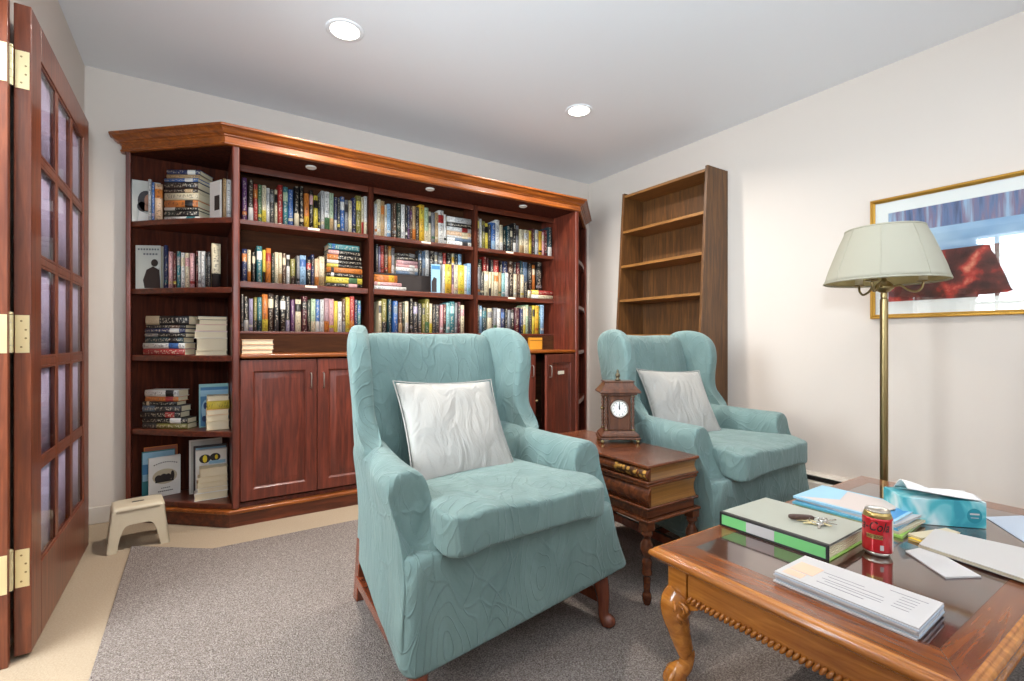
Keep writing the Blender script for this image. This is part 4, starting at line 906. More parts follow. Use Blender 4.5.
for sx in (-1, 1):
    for sy in (-1, 1):
        bm = BM(); n = 40; rings = []
        for i in range(n+1):
            z = .054+.157*i/n; tw = i*.75; r = .0062 if 3 < i < n-3 else .0078
            rings.append([(sx*.060+r*(1+.22*math.cos(2*(2*PI*k/10+tw)))*math.cos(2*PI*k/10), sy*.037+r*(1+.22*math.cos(2*(2*PI*k/10+tw)))*math.sin(2*PI*k/10), z) for k in range(10)])
        loft(bm, rings); o = obj('column', bm, M_PEWTER if False else M_CLOCK, ck, smooth=True)
        bm = BM()
        for zc in (.056, .206): lathe(bm, [(.0085, zc), (.0095, zc+.002), (.0085, zc+.004)], (sx*.060, sy*.037, 0), 12)
        obj('collar', bm, M_BRASS, o)
sz(.2122, .220, .076, .050, n='cornice', bv=.002)
sz(.2202, .232, .092, .064, n='cornice', bv=.005)
bm = BM(); loft(bm, [[(x, y, z) for x, y in ((-a, -b), (a, -b), (a, b), (-a, b))] for z, a, b in ((.2322, .088, .060), (.240, .080, .052), (.256, .068, .041), (.268, .062, .036), (.2682, .067, .041), (.274, .067, .041))]); obj('roof', bm, M_CLOCK, ck, bevel=.001)
bm = BM(); lathe(bm, [(.012, .2742), (.013, .279), (.006, .284), (.010, .292), (.0115, .299), (.006, .306), (.0035, .309), (.006, .313), (.0045, .320), (.001, .324)], (0, 0, 0), 16); obj('finial', bm, M_DARKBRASS, ck, smooth=True)
def ydisc(prof, c, m, n, par, seg=32):
    bm = BM(); vs = lathe(bm, prof, (0, 0, 0), seg); xf(vs, Matrix.Translation(c) @ Matrix.Rotation(PI/2, 4, 'X')); return obj(n, bm, m, par, smooth=True)
dc = (0, -.0322, .150)
ydisc([(.040, 0), (.042, .003), (.038, .009), (.034, .007), (.034, .0)], dc, M_PEWTER, 'bezel', ck)
dial = ydisc([(.0338, .0005), (.0338, .003), (.001, .0032)], dc, plain('dial_white', (238, 238, 232), .3), 'dial', ck)
dial.data.shade_flat()
bm = BM()
for k in range(12):
    a = 2*PI*k/12; vs = obox(bm, (.027*math.sin(a), -.0362, .150+.027*math.cos(a)), (.0022, .0004, .0075), ry=a)
obj('hour_mark', bm, M_BLACK, dial)
bm = BM(); obox(bm, (.0, -.0368, .150+.010), (.0035, .0005, .024)); obj('hand', bm, M_BLACK, dial)
bm = BM(); obox(bm, (-.0006, -.0375, .150+.006), (.005, .0005, .015), ry=-.06); lathe_v = obox(bm, (0, -.0377, .150), (.006, .0006, .006), ry=.78); obj('hand', bm, M_BLACK, dial)
bm = BM(); vs = lathe(bm, [(.003, 0), (.003, .014), (.007, .015), (.009, .020), (.005, .025)], (0, 0, 0), 14); xf(vs, Matrix.Translation((-.0522, 0, .150)) @ Matrix.Rotation(-PI/2, 4, 'Y')); obj('side_knob', bm, M_BRASS, ck, smooth=True)
bm = BM(); loft(bm, [[(x, y, z) for x, z in ((-.046, .058), (.046, .058), (.046, .207), (-.046, .207))] for y in (-.0322,)] + [[(x, -.0342, z) for x, z in ((-.043, .061), (.043, .061), (.043, .204), (-.043, .204))]]); obj('front_panel', bm, M_CLOCK, ck)
# ------------------------------------------------------------------ floor lamp
lp = thing('floor_lamp', 'brass floor lamp with cream bell shade standing by the right wall beyond the coffee table', 'lamp', (2.595, .908, ZR))
H0 = lambda z: z-ZR
bm = BM(); lathe(bm, [(.135, .0003), (.137, .012), (.128, .020), (.10, .026), (.05, .036), (.024, .046), (.018, .06)], (0, 0, 0), 40); obj('base', bm, M_BRASS, lp, smooth=True)
bm = BM(); lathe(bm, [(.0155, .06), (.0155, .30), (.0175, .302), (.0175, .312), (.0155, .314), (.0155, H0(1.165)), (.012, H0(1.17)), (.0135, H0(1.185)), (.0125, H0(1.195))], (0, 0, 0), 24); obj('pole', bm, M_BRASS, lp, smooth=False, bevel=.0008)
bm = BM(); lathe(bm, [(.013, H0(1.195)), (.022, H0(1.2)), (.036, H0(1.213)), (.037, H0(1.22)), (.034, H0(1.23)), (.022, H0(1.243)), (.012, H0(1.25)), (.008, H0(1.262)), (.020, H0(1.266)), (.022, H0(1.272)), (.008, H0(1.276)), (.006, H0(1.47)), (.010, H0(1.474)), (.010, H0(1.482)), (.004, H0(1.49)), (.009, H0(1.5)), (.002, H0(1.51))], (0, 0, 0), 28); obj('hub', bm, M_BRASS, lp, smooth=True)
for k in range(3):
    a = math.radians(-62+120*k+4); ca, sa = math.cos(a), math.sin(a)
    bm = BM(); R = [(.034, 1.222), (.06, 1.226), (.085, 1.206), (.115, 1.196), (.135, 1.212), (.140, 1.238)]
    ctube(bm, [(r*ca, r*sa, H0(z)) for r, z in R], [.0055, .005, .005, .005, .005, .005], 10, 5); ar = obj('arm', bm, M_BRASS, lp, smooth=True)
    bm = BM(); lathe(bm, [(.012, H0(1.236)), (.024, H0(1.239)), (.024, H0(1.242)), (.014, H0(1.246))], (.140*ca, .140*sa, 0), 20); obj('drip_dish', bm, M_BRASS, ar, smooth=True)
    bm = BM(); lathe(bm, [(.0155, H0(1.2462)), (.0155, H0(1.31)), (.010, H0(1.312)), (.012, H0(1.33)), (.022, H0(1.35)), (.022, H0(1.37)), (.012, H0(1.39)), (.002, H0(1.395))], (.140*ca, .140*sa, 0), 18); obj('candle_sleeve', bm, plain('candle_sleeve', (236, 226, 196), .5), ar, smooth=True)
def shade_mat():
    m = bpy.data.materials.new('cream_lampshade'); m.use_nodes = True; nt = m.node_tree; nt.nodes.clear()
    o = N(nt, 'ShaderNodeOutputMaterial'); d = N(nt, 'ShaderNodeBsdfDiffuse'); t = N(nt, 'ShaderNodeBsdfTranslucent'); mx = N(nt, 'ShaderNodeMixShader'); mx.inputs['Fac'].default_value = .22
    d.inputs['Color'].default_value = lin((190, 187, 172)); t.inputs['Color'].default_value = lin((240, 224, 160))
    L(nt, d.outputs[0], mx.inputs[1]); L(nt, t.outputs[0], mx.inputs[2]); L(nt, mx.outputs[0], o.inputs['Surface']); return m
M_SHADE = shade_mat()
M_LINING = plain('shade_lining', (196, 180, 128), .7)
bm = BM(); seg = 96; rings = []
SP = [(0, .229), (.02, .222), (.06, .211), (.12, .190), (.18, .168), (.222, .150), (.235, .146)]
def shr(r, z, k): return [((r)*(1+0)*math.cos(2*PI*i/seg), r*math.sin(2*PI*i/seg), H0(1.245)+z) for i in range(seg)]
loft(bm, [shr(r, z, 0) for z, r in SP] + [shr(r-.0025, z, 0) for z, r in reversed(SP)], cap=False)
bmesh.ops.bridge_loops(bm, edges=[e for e in bm.edges if e.is_boundary])
sh = obj('shade', bm, M_SHADE, lp, smooth=True)
bm = BM(); loft(bm, [shr(r-.0032, z+(.004 if z < .01 else -.004 if z > .2 else 0), 0) for z, r in SP] + [shr(r-.0046, z+(.004 if z < .01 else -.004 if z > .2 else 0), 0) for z, r in reversed(SP)], cap=False)
bmesh.ops.bridge_loops(bm, edges=[e for e in bm.edges if e.is_boundary])
obj('shade_lining', bm, M_LINING, sh, smooth=True)
bm = BM()
for i in range(8):
    a = 2*PI*(i+.36)/8; tube(bm, [((r+.0005)*math.cos(a), (r+.0005)*math.sin(a), H0(1.245)+z) for z, r in SP], .0022, 6)
o = obj('shade_seam', bm, M_SHADE, sh, smooth=True)
bm = BM()
for z, r in ((SP[0]), (SP[-1])):
    pts = [((r-.001)*math.cos(2*PI*i/72), (r-.001)*math.sin(2*PI*i/72), H0(1.245)+z) for i in range(73)]; tube(bm, pts, .004, 8)
obj('shade_rim', bm, M_SHADE, sh, smooth=True)
bm = BM()
for k in range(3):
    a = 2*PI*k/3; tube(bm, [(.008*math.cos(a), .008*math.sin(a), H0(1.478)), (.1455*math.cos(a), .1455*math.sin(a), H0(1.479))], .0018, 6)
obj('shade_spider', bm, M_BRASS, sh, smooth=True)
# ------------------------------------------------------------------ framed picture on the right wall
pc = thing('picture', 'large gilt-framed glazed print in white mat hanging on the right wall behind the lamp', 'picture', (XR-.001, .70, 1.414))
PY0, PY1, PZ0, PZ1 = -.43, .43, -.318, .318      # local y, z
bm = BM(); fw = .022
def fr(y0, z0, y1, z1, x): return [(x, y0, z0), (x, y1, z0), (x, y1, z1), (x, y0, z1)]
def frm(bm, rings_):
    R = [[bm.verts.new(p) for p in r] for r in rings_]
    for a, b in zip(R, R[1:]):
        for i in range(4):
            j = (i+1) % 4; bm.faces.new((a[i], a[j], b[j], b[i]))
lv = [(0, 0), (0, -.018), (.003, -.024), (.008, -.021), (.012, -.024), (.016, -.018), (fw, -.014), (fw, 0)]
frm(bm, [fr(PY0+o, PZ0+o, PY1-o, PZ1-o, x) for o, x in lv])
fr_o = obj('frame', bm, M_GILT, pc)
bm = BM(); n = 90
for i in range(n):
    y = PY0+.01+(PY1-PY0-.02)*i/(n-1)
    for z in (PZ0+.008, PZ1-.008): obox(bm, (-.0225, y, z), (.004, .006, .006), rx=.78)
for i in range(66):
    z = PZ0+.01+(PZ1-PZ0-.02)*i/65
    for y in (PY0+.008, PY1-.008): obox(bm, (-.0225, y, z), (.004, .006, .006), rx=.78)
obj('frame_beading', bm, M_GILT, fr_o)
bm = BM(); box(bm, (-.008, PY0+fw, PZ0+fw), (-.004, PY1-fw, PZ1-fw)); obj('mat_board', bm, plain('mat_white', (228, 230, 226), .7), pc)
def artmat():
    m, nt, b = nmat('print_art'); t = N(nt, 'ShaderNodeTexCoord'); sp = N(nt, 'ShaderNodeSeparateXYZ'); L(nt, t.outputs['Object'], sp.inputs[0])
    # book-like upright strokes in blue and rose over a dark red band with red flower blotches
    st_ = N(nt, 'ShaderNodeTexNoise'); st_.inputs['Scale'].default_value = 1; st_.inputs['Detail'].default_value = 3
    L(nt, coords(nt, (1, 34, 3)), st_.inputs['Vector'])
    r1 = ramp(nt, st_.outputs['Fac'], [(.3, lin((58, 64, 96))), (.45, lin((96, 118, 156))), (.55, lin((128, 112, 136))), (.7, lin((150, 178, 204)))])
    n2 = N(nt, 'ShaderNodeTexNoise'); n2.inputs['Scale'].default_value = 14; n2.inputs['Detail'].default_value = 4; L(nt, coords(nt), n2.inputs['Vector'])
    r2 = ramp(nt, n2.outputs['Fac'], [(.35, lin((58, 26, 26))), (.52, lin((104, 48, 42))), (.62, lin((190, 60, 48))), (.72, lin((226, 150, 120)))])
    n3 = N(nt, 'ShaderNodeTexNoise'); n3.inputs['Scale'].default_value = 5; L(nt, coords(nt), n3.inputs['Vector'])
    r3 = ramp(nt, n3.outputs['Fac'], [(.35, lin((120, 160, 196))), (.65, lin((168, 196, 216)))])
    a = N(nt, 'ShaderNodeMath', operation='GREATER_THAN'); a.inputs[1].default_value = .125; L(nt, sp.outputs['Z'], a.inputs[0])
    c = N(nt, 'ShaderNodeMath', operation='LESS_THAN'); c.inputs[1].default_value = .01; L(nt, sp.outputs['Z'], c.inputs[0])
    m1 = N(nt, 'ShaderNodeMix', data_type='RGBA'); L(nt, a.outputs[0], m1.inputs['Factor']); L(nt, r3.outputs['Color'], m1.inputs[6]); L(nt, r1.outputs['Color'], m1.inputs[7])
    m2 = N(nt, 'ShaderNodeMix', data_type='RGBA'); L(nt, c.outputs[0], m2.inputs['Factor']); L(nt, m1.outputs[2], m2.inputs[6]); L(nt, r2.outputs['Color'], m2.inputs[7])
    L(nt, m2.outputs[2], b.inputs['Base Color']); b.inputs['Roughness'].default_value = .7; return m
bm = BM(); box(bm, (-.0095, PY0+.080, PZ0+.088), (-.0082, PY1-.080, PZ1-.082)); obj('print', bm, artmat(), pc)
bm = BM(); box(bm, (-.0135, PY0+fw, PZ0+fw), (-.0115, PY1-fw, PZ1-fw)); obj('glass', bm, M_PGLASS, pc)
# ------------------------------------------------------------------ baseboard heater
bh = thing('baseboard_heater', 'low white baseboard heater with dark slot running along the right wall', 'heater', (XR-.0005, 0, .0))
bm = BM(); y0_, y1_ = -.2, 1.96
pts = [(0, .03), (0, .205), (-.03, .205), (-.045, .195), (-.048, .19), (-.012, .182), (-.012, .165), (-.052, .158), (-.056, .15), (-.056, .045), (-.05, .03)]
loft(bm, [[(x, y0_, z) for x, z in pts], [(x, y1_, z) for x, z in pts]]); obj('casing', bm, plain('heater_enamel', (206, 196, 184), .4), bh)
bm = BM(); box(bm, (-.046, y0_+.005, .163), (-.0125, y1_-.005, .184)); obj('slot', bm, M_BLACK, bh)
bm = BM(); box(bm, (-.048, y0_, .0003), (-.002, y0_+.05, .0298)); box(bm, (-.048, y1_-.05, .0003), (-.002, y1_, .0298)); obj('foot', bm, M_BLACK, bh)

# ------------------------------------------------------------------ coffee table
KS = 1.05                                  # items on the table were measured for a slightly higher top
TX0, TX1, TY0, TY1, TZ = 1.073, 2.42, .249, .938, .3962
tb = thing('coffee_table', 'large polished wooden coffee table with carved cabriole legs and dark inlaid top', 'table', ((TX0+TX1)/2, (TY0+TY1)/2, ZR))
hx, hy = (TX1-TX0)/2, (TY1-TY0)/2; tz = TZ-ZR
bx, by = .108, .076
ix, iy = hx-bx, hy-by
th = .012
def board(poly, m):
    bm = BM(); loft(bm, [[(x, y, tz-th) for x, y in poly], [(x, y, tz) for x, y in poly]]); return obj('border_board', bm, m, tb, bevel=.0006)
e = .0004; ex, ey = hx-.018, hy-.018
board([(-ex, -ey), (-ix-e, -iy-e), (-ix-e, iy+e), (-ex, ey)], M_TABLEY)
board([(ex, -ey), (ex, ey), (ix+e, iy+e), (ix+e, -iy-e)], M_TABLEY)
board([(-ex+e, -ey), (ex-e, -ey), (ix, -iy-e), (-ix, -iy-e)], M_TABLEX)
board([(-ex+e, ey), (-ix, iy+e), (ix, iy+e), (ex-e, ey)], M_TABLEX)
bm = BM(); box(bm, (-ix, -iy, tz-th), (ix, iy, tz-.0003)); obj('inlay_panel', bm, M_PANEL, tb)
def sq(a, b, z): return [(-a, -b, z), (a, -b, z), (a, b, z), (-a, b, z)]
bm = BM()
rings = []
for o, z in ((.0185, tz-.0008), (.016, tz-.0002), (.012, tz-.002), (.010, tz-.006), (.004, tz-.008), (.0, tz-.014), (.0, tz-.020), (.005, tz-.027), (.012, tz-.031), (.018, tz-.038), (.030, tz-.040), (.030, tz-.043)):
    rings.append(sq(hx-o, hy-o, z))
frm(bm, rings+[sq(hx-.06, hy-.06, tz-.043), sq(hx-.06, hy-.06, tz-.0125), sq(hx-.0185, hy-.0185, tz-.0125), sq(hx-.0185, hy-.0185, tz-.0008)])
obj('edge_molding', bm, M_TABLE, tb, bevel=.001)
bm = BM(); box(bm, (-hx+.0605, -hy+.0605, tz-.022), (hx-.0605, hy-.0605, tz-.0125)); obj('under_top', bm, M_TABLEX, tb)
# aprons with a rope-carved lower edge
ai = .040; za0, za1 = tz-.118, tz-.0432; lb = .062
for ax, s in ((0, -1), (0, 1), (1, -1), (1, 1)):
    bm = BM()
    if ax == 0: box(bm, (s*(hx-ai)-(.020 if s > 0 else 0), -hy+ai+lb, za0), (s*(hx-ai)+(.020 if s < 0 else 0), hy-ai-lb, za1))
    else: box(bm, (-hx+ai+lb, s*(hy-ai)-(.020 if s > 0 else 0), za0), (hx-ai-lb, s*(hy-ai)+(.020 if s < 0 else 0), za1))
    ap = obj('apron', bm, M_TABLE if ax == 0 else M_TABLEX, tb, bevel=.002)
    bm = BM(); ln = (hy if ax == 0 else hx)-ai-lb; n = int(2*ln/.0135)
    for i in range(n):
        p = -ln+.007+(2*ln-.014)*i/(n-1)
        g = bmesh.ops.create_icosphere(bm, subdivisions=2, radius=1)
        M = Matrix.Diagonal((.010, .0055, .013, 1)); M = Matrix.Rotation(.55, 4, 'X') @ Matrix.Diagonal((.009, .0062, .0135, 1))
        if ax == 0: T = Matrix.Translation((s*(hx-ai)+s*.002, p, za0+.002)) @ M
        else: T = Matrix.Translation((p, s*(hy-ai)+s*.002, za0+.002)) @ Matrix.Rotation(PI/2, 4, 'Z') @ M
        xf(g['verts'], T)
    obj('rope_molding', bm, M_TABLE, ap, smooth=True)
# legs: block, carved knee, S-curved shank, claw foot
for sx in (-1, 1):
    for sy in (-1, 1):
        root = Vector((sx*(hx-ai-.028), sy*(hy-ai-.028), 0)); d = Vector((sx, sy, 0)).normalized()
        bm = BM(); box(bm, (root.x-.030, root.y-.030, za0-.002), (root.x+.030, root.y+.030, tz-.0432))
        lg = obj('leg', bm, M_TABLE, tb, bevel=.003)
        K = [(.0, za0-.001, .040), (.016, za0-.03, .045), (.022, za0-.06, .040), (.012, za0-.11, .031), (-.004, za0-.165, .024), (-.010, .095, .0205), (-.004, .062, .0205), (.012, .045, .026), (.020, .03, .030), (.018, .012, .027), (.016, .0004, .020)]
        bm = BM(); ctube(bm, [tuple(root+d*o+Vector((0, 0, z))) for o, z, r in K], [r for o, z, r in K], 16, 5)
        for v in bm.verts: v.co.z = max(v.co.z, .0003)
        obj('cabriole_shank', bm, M_TABLE, lg, smooth=True)
        # carved shell and scrolls on the knee
        bm = BM(); c = root+d*.045+Vector((0, 0, za0-.035)); side = Vector((-d.y, d.x, 0))
        for k in range(-3, 4):
            a = k*.36; p0 = c+Vector((0, 0, -.030)) - d*.004; p1 = c + side*math.sin(a)*.036 + Vector((0, 0, -.020+.042*math.cos(a))) - d*(.012*abs(k)/3)
            tube(bm, [tuple(p0), tuple((p0+p1)/2+d*.007), tuple(p1)], [.004, .0062, .0035], 8)
        for q in (-1, 1):
            pts = []
            for i in range(15):
                a = i*.5; r = .019*(1-i/19); pts.append(tuple(c + side*(q*(.036+.0)+q*r*math.cos(a)) - d*(.016) + Vector((0, 0, .004+r*math.sin(a)))))
            tube(bm, pts, [.0055*(1-i/24) for i in range(15)], 7)
        # scroll and leaves on the two outer faces and toward the apron
        for nv, uv_ in ((Vector((sx, 0, 0)), Vector((0, -sy, 0))), (Vector((0, sy, 0)), Vector((-sx, 0, 0)))):
            cc = root+nv*.036+Vector((0, 0, za0-.030))+uv_*.022
            pts = [tuple(cc+uv_*((.021*(1-i/20))*math.cos(i*.55))+Vector((0, 0, (.021*(1-i/20))*math.sin(i*.55)))+nv*.003) for i in range(16)]
            tube(bm, pts, [.0062*(1-i/26) for i in range(16)], 8)
            for k in range(5):
                a = -2.2+.42*k; p0 = cc-uv_*.016+Vector((0, 0, -.012)); p1 = p0+uv_*(.036*math.cos(a)-.008)+Vector((0, 0, .040*math.sin(a)))+nv*.004*0
                tube(bm, [tuple(p0+nv*.004), tuple((p0+p1)/2+nv*.008), tuple(p1-nv*.004)], [.004, .006, .003], 7)
        obj('knee_carving', bm, M_TABLE, lg, smooth=True)
        # knee brackets
        for q in (0, 1):
            bm = BM(); w = Vector((-sx, 0, 0)) if q == 0 else Vector((0, -sy, 0)); nn = Vector((0, sy, 0)) if q == 0 else Vector((sx, 0, 0))
            P = [root+w*.030+Vector((0, 0, za0-.002)), root+w*.072+Vector((0, 0, za0-.002)), root+w*.066+Vector((0, 0, za0-.016)), root+w*.045+Vector((0, 0, za0-.026)), root+w*.030+Vector((0, 0, za0-.055)), root+w*.020+Vector((0, 0, za0-.05))]
            loft(bm, [[tuple(p+nn*o) for p in P] for o in (.008, .030)]); obj('knee_bracket', bm, M_TABLE, lg, bevel=.003)
        bm = BM()
        for k in (-1, 0, 1):
            a = k*.7; dd = (d*math.cos(a)+side*math.sin(a))
            ctube(bm, [tuple(root+d*.008+dd*o+Vector((0, 0, z))) for o, z in ((.012, .055), (.030, .044), (.040, .024), (.036, .008), (.030, .004))], [.007, .009, .009, .007, .003], 8, 3)
        for v in bm.verts: v.co.z = max(v.co.z, .0003)
        obj('claw', bm, M_TABLE, lg, smooth=True)
TT = .4244
SCALED = []
# ------------------------------------------------------------------ soda can
can = thing('soda_can', 'red and gold aluminium soda can standing on the coffee table', 'can', (1.487, .535, TT), 0)
M_CAN = plain('can_red', (190, 22, 34), .28, .35, coat=.5); M_ALU = plain('aluminium', (206, 200, 190), .28, 1); M_CGOLD = plain('can_gold', (200, 172, 110), .3, .9)
bm = BM(); lathe(bm, [(.020, .004), (.0225, .0), (.025, .0), (.0275, .004), (.0322, .0115)], (0, 0, 0), 48); obj('can_base', bm, M_ALU, can, smooth=True)
bm = BM(); lathe(bm, [(.0322, .0117), (.0327, .016), (.0327, .094), (.032, .099)], (0, 0, 0), 64); body = obj('can_body', bm, M_CAN, can, smooth=True)
bm = BM(); lathe(bm, [(.032, .0991), (.0285, .1095), (.0265, .112)], (0, 0, 0), 48); obj('can_shoulder', bm, M_CGOLD, can, smooth=True)
bm = BM(); lathe(bm, [(.0265, .1121), (.0275, .1145), (.0268, .116), (.0255, .1155), (.0245, .1105), (.001, .1105)], (0, 0, 0), 48); lid = obj('can_lid', bm, M_ALU, can, smooth=True)
bm = BM(); loft(bm, [[(x, y, .1108) for x, y in ell(.0, .004, .006, .011)], [(x, y, .1122) for x, y in ell(.0, .004, .006, .011)]]); obj('pull_tab', bm, M_ALU, lid)
def wraptext(s, size, zc, a0, m, name, par, r=.0329, shear=0, xs=1.0, vertical=False, thick=0):
    cu = bpy.data.curves.new('txt', 'FONT'); cu.body = s; cu.size = size; cu.shear = shear; cu.align_x = 'CENTER'; cu.align_y = 'CENTER'; cu.offset = thick; cu.resolution_u = 3
    to = bpy.data.objects.new('txt', cu); COL.objects.link(to); bpy.context.view_layer.update()
    dg = bpy.context.evaluated_depsgraph_get(); me = to.evaluated_get(dg).to_mesh(); bm = BM(); bm.from_mesh(me); to.to_mesh_clear(); bpy.data.objects.remove(to); bpy.data.curves.remove(cu)
    bmesh.ops.subdivide_edges(bm, edges=[e_ for e_ in bm.edges if e_.calc_length() > .003], cuts=2)
    for v in bm.verts:
        x, y = v.co.x*xs, v.co.y
        if vertical: x, y = -y, x
        a = a0+x/r; v.co = (r*math.cos(a), r*math.sin(a), zc+y)
    return obj(name, bm, m, par)
def wrappatch(a0, a1, z0, z1, m, name, par, r=.03288, n=14):
    bm = BM(); R = []
    for i in range(n+1):
        a = a0+(a1-a0)*i/n; R.append([(q*math.cos(a), q*math.sin(a), z) for q, z in ((r-.0004, z0), (r, z0), (r, z1), (r-.0004, z1))])
    loft(bm, R); return obj(name, bm, m, par, smooth=False)
A0 = math.atan2(-.535, -1.487)     # side of the can that faces the room
wraptext('Coca-Cola', .034, .078, A0-.82, M_BLACK, 'script_lettering', body, shear=.35, xs=.72, thick=.0004)
wrappatch(A0-.75, A0+.35, .047, .058, M_CGOLD, 'gold_band', body)
wraptext('ZERO SUGAR', .0085, .0525, A0-.2, M_BLACK, 'band_lettering', body, r=.0330, xs=.95)
bm = BM(); 
o = wrappatch(A0+.18, A0+.42, .020, .033, M_WHITE, 'white_badge', body)
wrappatch(A0+1.2, A0+2.1, .016, .094, plain('can_grey_panel', (206, 198, 190), .35), 'nutrition_panel', body)
# ------------------------------------------------------------------ ring binder with keys on it
bd = thing('ring_binder', 'white ring binder with black edging and green and white spine lying on the table', 'binder', (1.330, .580, TT), math.radians(1.5))
SW, DP, BH = .298, .262, .040     # spine length (y), depth (x), height
M_BINDW = plain('binder_cover', (164, 166, 154), .35); M_GREEN = plain('binder_green', (118, 196, 120), .45); M_GREEN2 = plain('binder_lime', (150, 190, 90), .5)
bm = BM(); box(bm, (0, 0, 0), (DP, SW, .003)); obj('back_cover', bm, M_GREEN2, bd, bevel=.001)
bm = BM(); vs = box(bm, (0, 0, BH-.003), (DP, SW, BH)); 
for v in vs: v.co.z -= .006*(v.co.x/DP)
obj('front_cover', bm, M_BINDW, bd, bevel=.001)
bm = BM(); box(bm, (-.003, 0, 0), (0, SW, BH)); sp = obj('spine', bm, M_BLACK, bd, bevel=.001)
bm = BM(); vs = box(bm, (0, 0, BH-.0004), (.010, SW, BH+.0004)); vs2 = box(bm, (.0102, 0, BH-.001), (DP, .004, BH+.0002)); obj('edge_binding', bm, M_BLACK, bd)
for a, b, m in ((.008, .135, M_GREEN), (.1352, .215, M_WHITE), (.2152, .290, M_GREEN)):
    bm = BM(); box(bm, (-.0042, a, .006), (-.0031, b, BH-.006)); obj('spine_label', bm, m, sp)
bm = BM()
for i in range(6):
    vs = box(bm, (.012+.004*i, .006+.001*i, .0034+i*.0046), (DP-.006-.004*(i % 3), SW-.006, .0034+i*.0046+.004))
obj('paper_stack', bm, M_PAGES, bd)
# keys
ky = thing('keys', 'bunch of keys with brown leather fob lying on the ring binder', 'keys', (1.455, .685, TT+BH-.003), math.radians(-52))
M_LEA = plain('brown_leather', (74, 52, 44), .5)
bm = BM(); sb = sbox(bm, .034, .009, .007, 4, 4); xf(sb, Matrix.Translation((-.018, .018, .010)) @ Matrix.Rotation(.15, 4, 'Z')); obj('key_fob', bm, M_LEA, ky, smooth=True)
bm = BM(); tube(bm, [(.015+.016*math.cos(2*PI*i/28), .004+.016*math.sin(2*PI*i/28), .010+.004*math.sin(2*PI*i/28)) for i in range(29)], .0016, 6); obj('key_ring', bm, M_STEEL, ky, smooth=True)
bm = BM(); tube(bm, [(.034+.011*math.cos(2*PI*i/24), .012+.011*math.sin(2*PI*i/24), .011+.003*math.cos(2*PI*i/24)) for i in range(25)], .0014, 6); obj('key_ring', bm, M_STEEL, ky, smooth=True)
for k, (x, y, a, z) in enumerate(((.010, -.004, 3.5, .004), (.022, -.010, 4.4, .005), (.03, .0, 5.2, .004), (.034, .006, 5.9, .006), (.0, .002, 2.9, .006), (.042, .016, .4, .005))):
    bm = BM(); hd = [(.010*math.cos(2*PI*i/14), .0095*math.sin(2*PI*i/14)) for i in range(14)]
    loft(bm, [[(p, q, 0) for p, q in hd], [(p, q, .002) for p, q in hd]])
    bl = [(.008, -.0035), (.030, -.0035), (.033, 0), (.030, .0035), (.027, .0015), (.024, .0035), (.021, .0015), (.018, .0035), (.008, .0035)]
    loft(bm, [[(p, q, 0.0002) for p, q in bl], [(p, q, .0018) for p, q in bl]])
    o = obj('key', bm, M_STEEL if k % 2 else M_HINGE, ky, loc=(x, y, z)); o.rotation_euler = (.15*(k % 3-1), .12*((k+1) % 3-1), a)
# ------------------------------------------------------------------ papers
def sheaf(name, label, cat, poly, z, n, dz, m, jit=.004, m2=None, group=None):
    t = thing(name, label, cat, (poly[0][0], poly[0][1], z), 0, group); ox, oy = poly[0]; R = random.Random(n*7+int(z*1000)+int(poly[0][0]*1000))
    for i in range(n):
        a, b = R.uniform(-jit, jit), R.uniform(-jit, jit); a *= i < n-1; b *= i < n-1
        bm = BM(); prism(bm, [(x-ox+a, y-oy+b) for x, y in poly], i*dz, (i+1)*dz-.0002); obj('sheet', bm, m if (i % 2 == 0 or m2 is None) else m2, t)
    return t
st = sheaf('paper_stack', 'neat stack of printed white sheets lying at the near edge of the coffee table', 'papers', [(1.117, .337), (1.268, .342), (1.261, .605), (1.117, .603)], TT, 7, .0034, M_WHITE, .004, M_PAPER2)
ztop = 7*.0034-.0002+.0002
M_PRINT = plain('printed_ink', (120, 116, 122), .6); M_PINK = plain('print_rose', (226, 184, 158), .6)
bm = BM()
for x0, x1, y0_, y1_ in ((.030, .032, .10, .19), (.045, .0464, .075, .18), (.056, .0574, .075, .19), (.073, .0744, .08, .185), (.088, .0894, .12, .2), (.12, .1216, .02, .085)):
    box(bm, (x0, y0_, ztop), (x1, y1_, ztop+.0003))
for i in range(5):
    box(bm, (.05+.014*i, .03, ztop), (.0512+.014*i, .06, ztop+.0003))
obj('print_lines', bm, M_PRINT, st)
bm = BM(); prism(bm, [(.045, .205), (.10, .205), (.10, .255), (.045, .255)], ztop, ztop+.0003); prism(bm, [(.012, .215), (.04, .215), (.04, .255), (.012, .255)], ztop, ztop+.0003); obj('print_picture', bm, M_PINK, st)
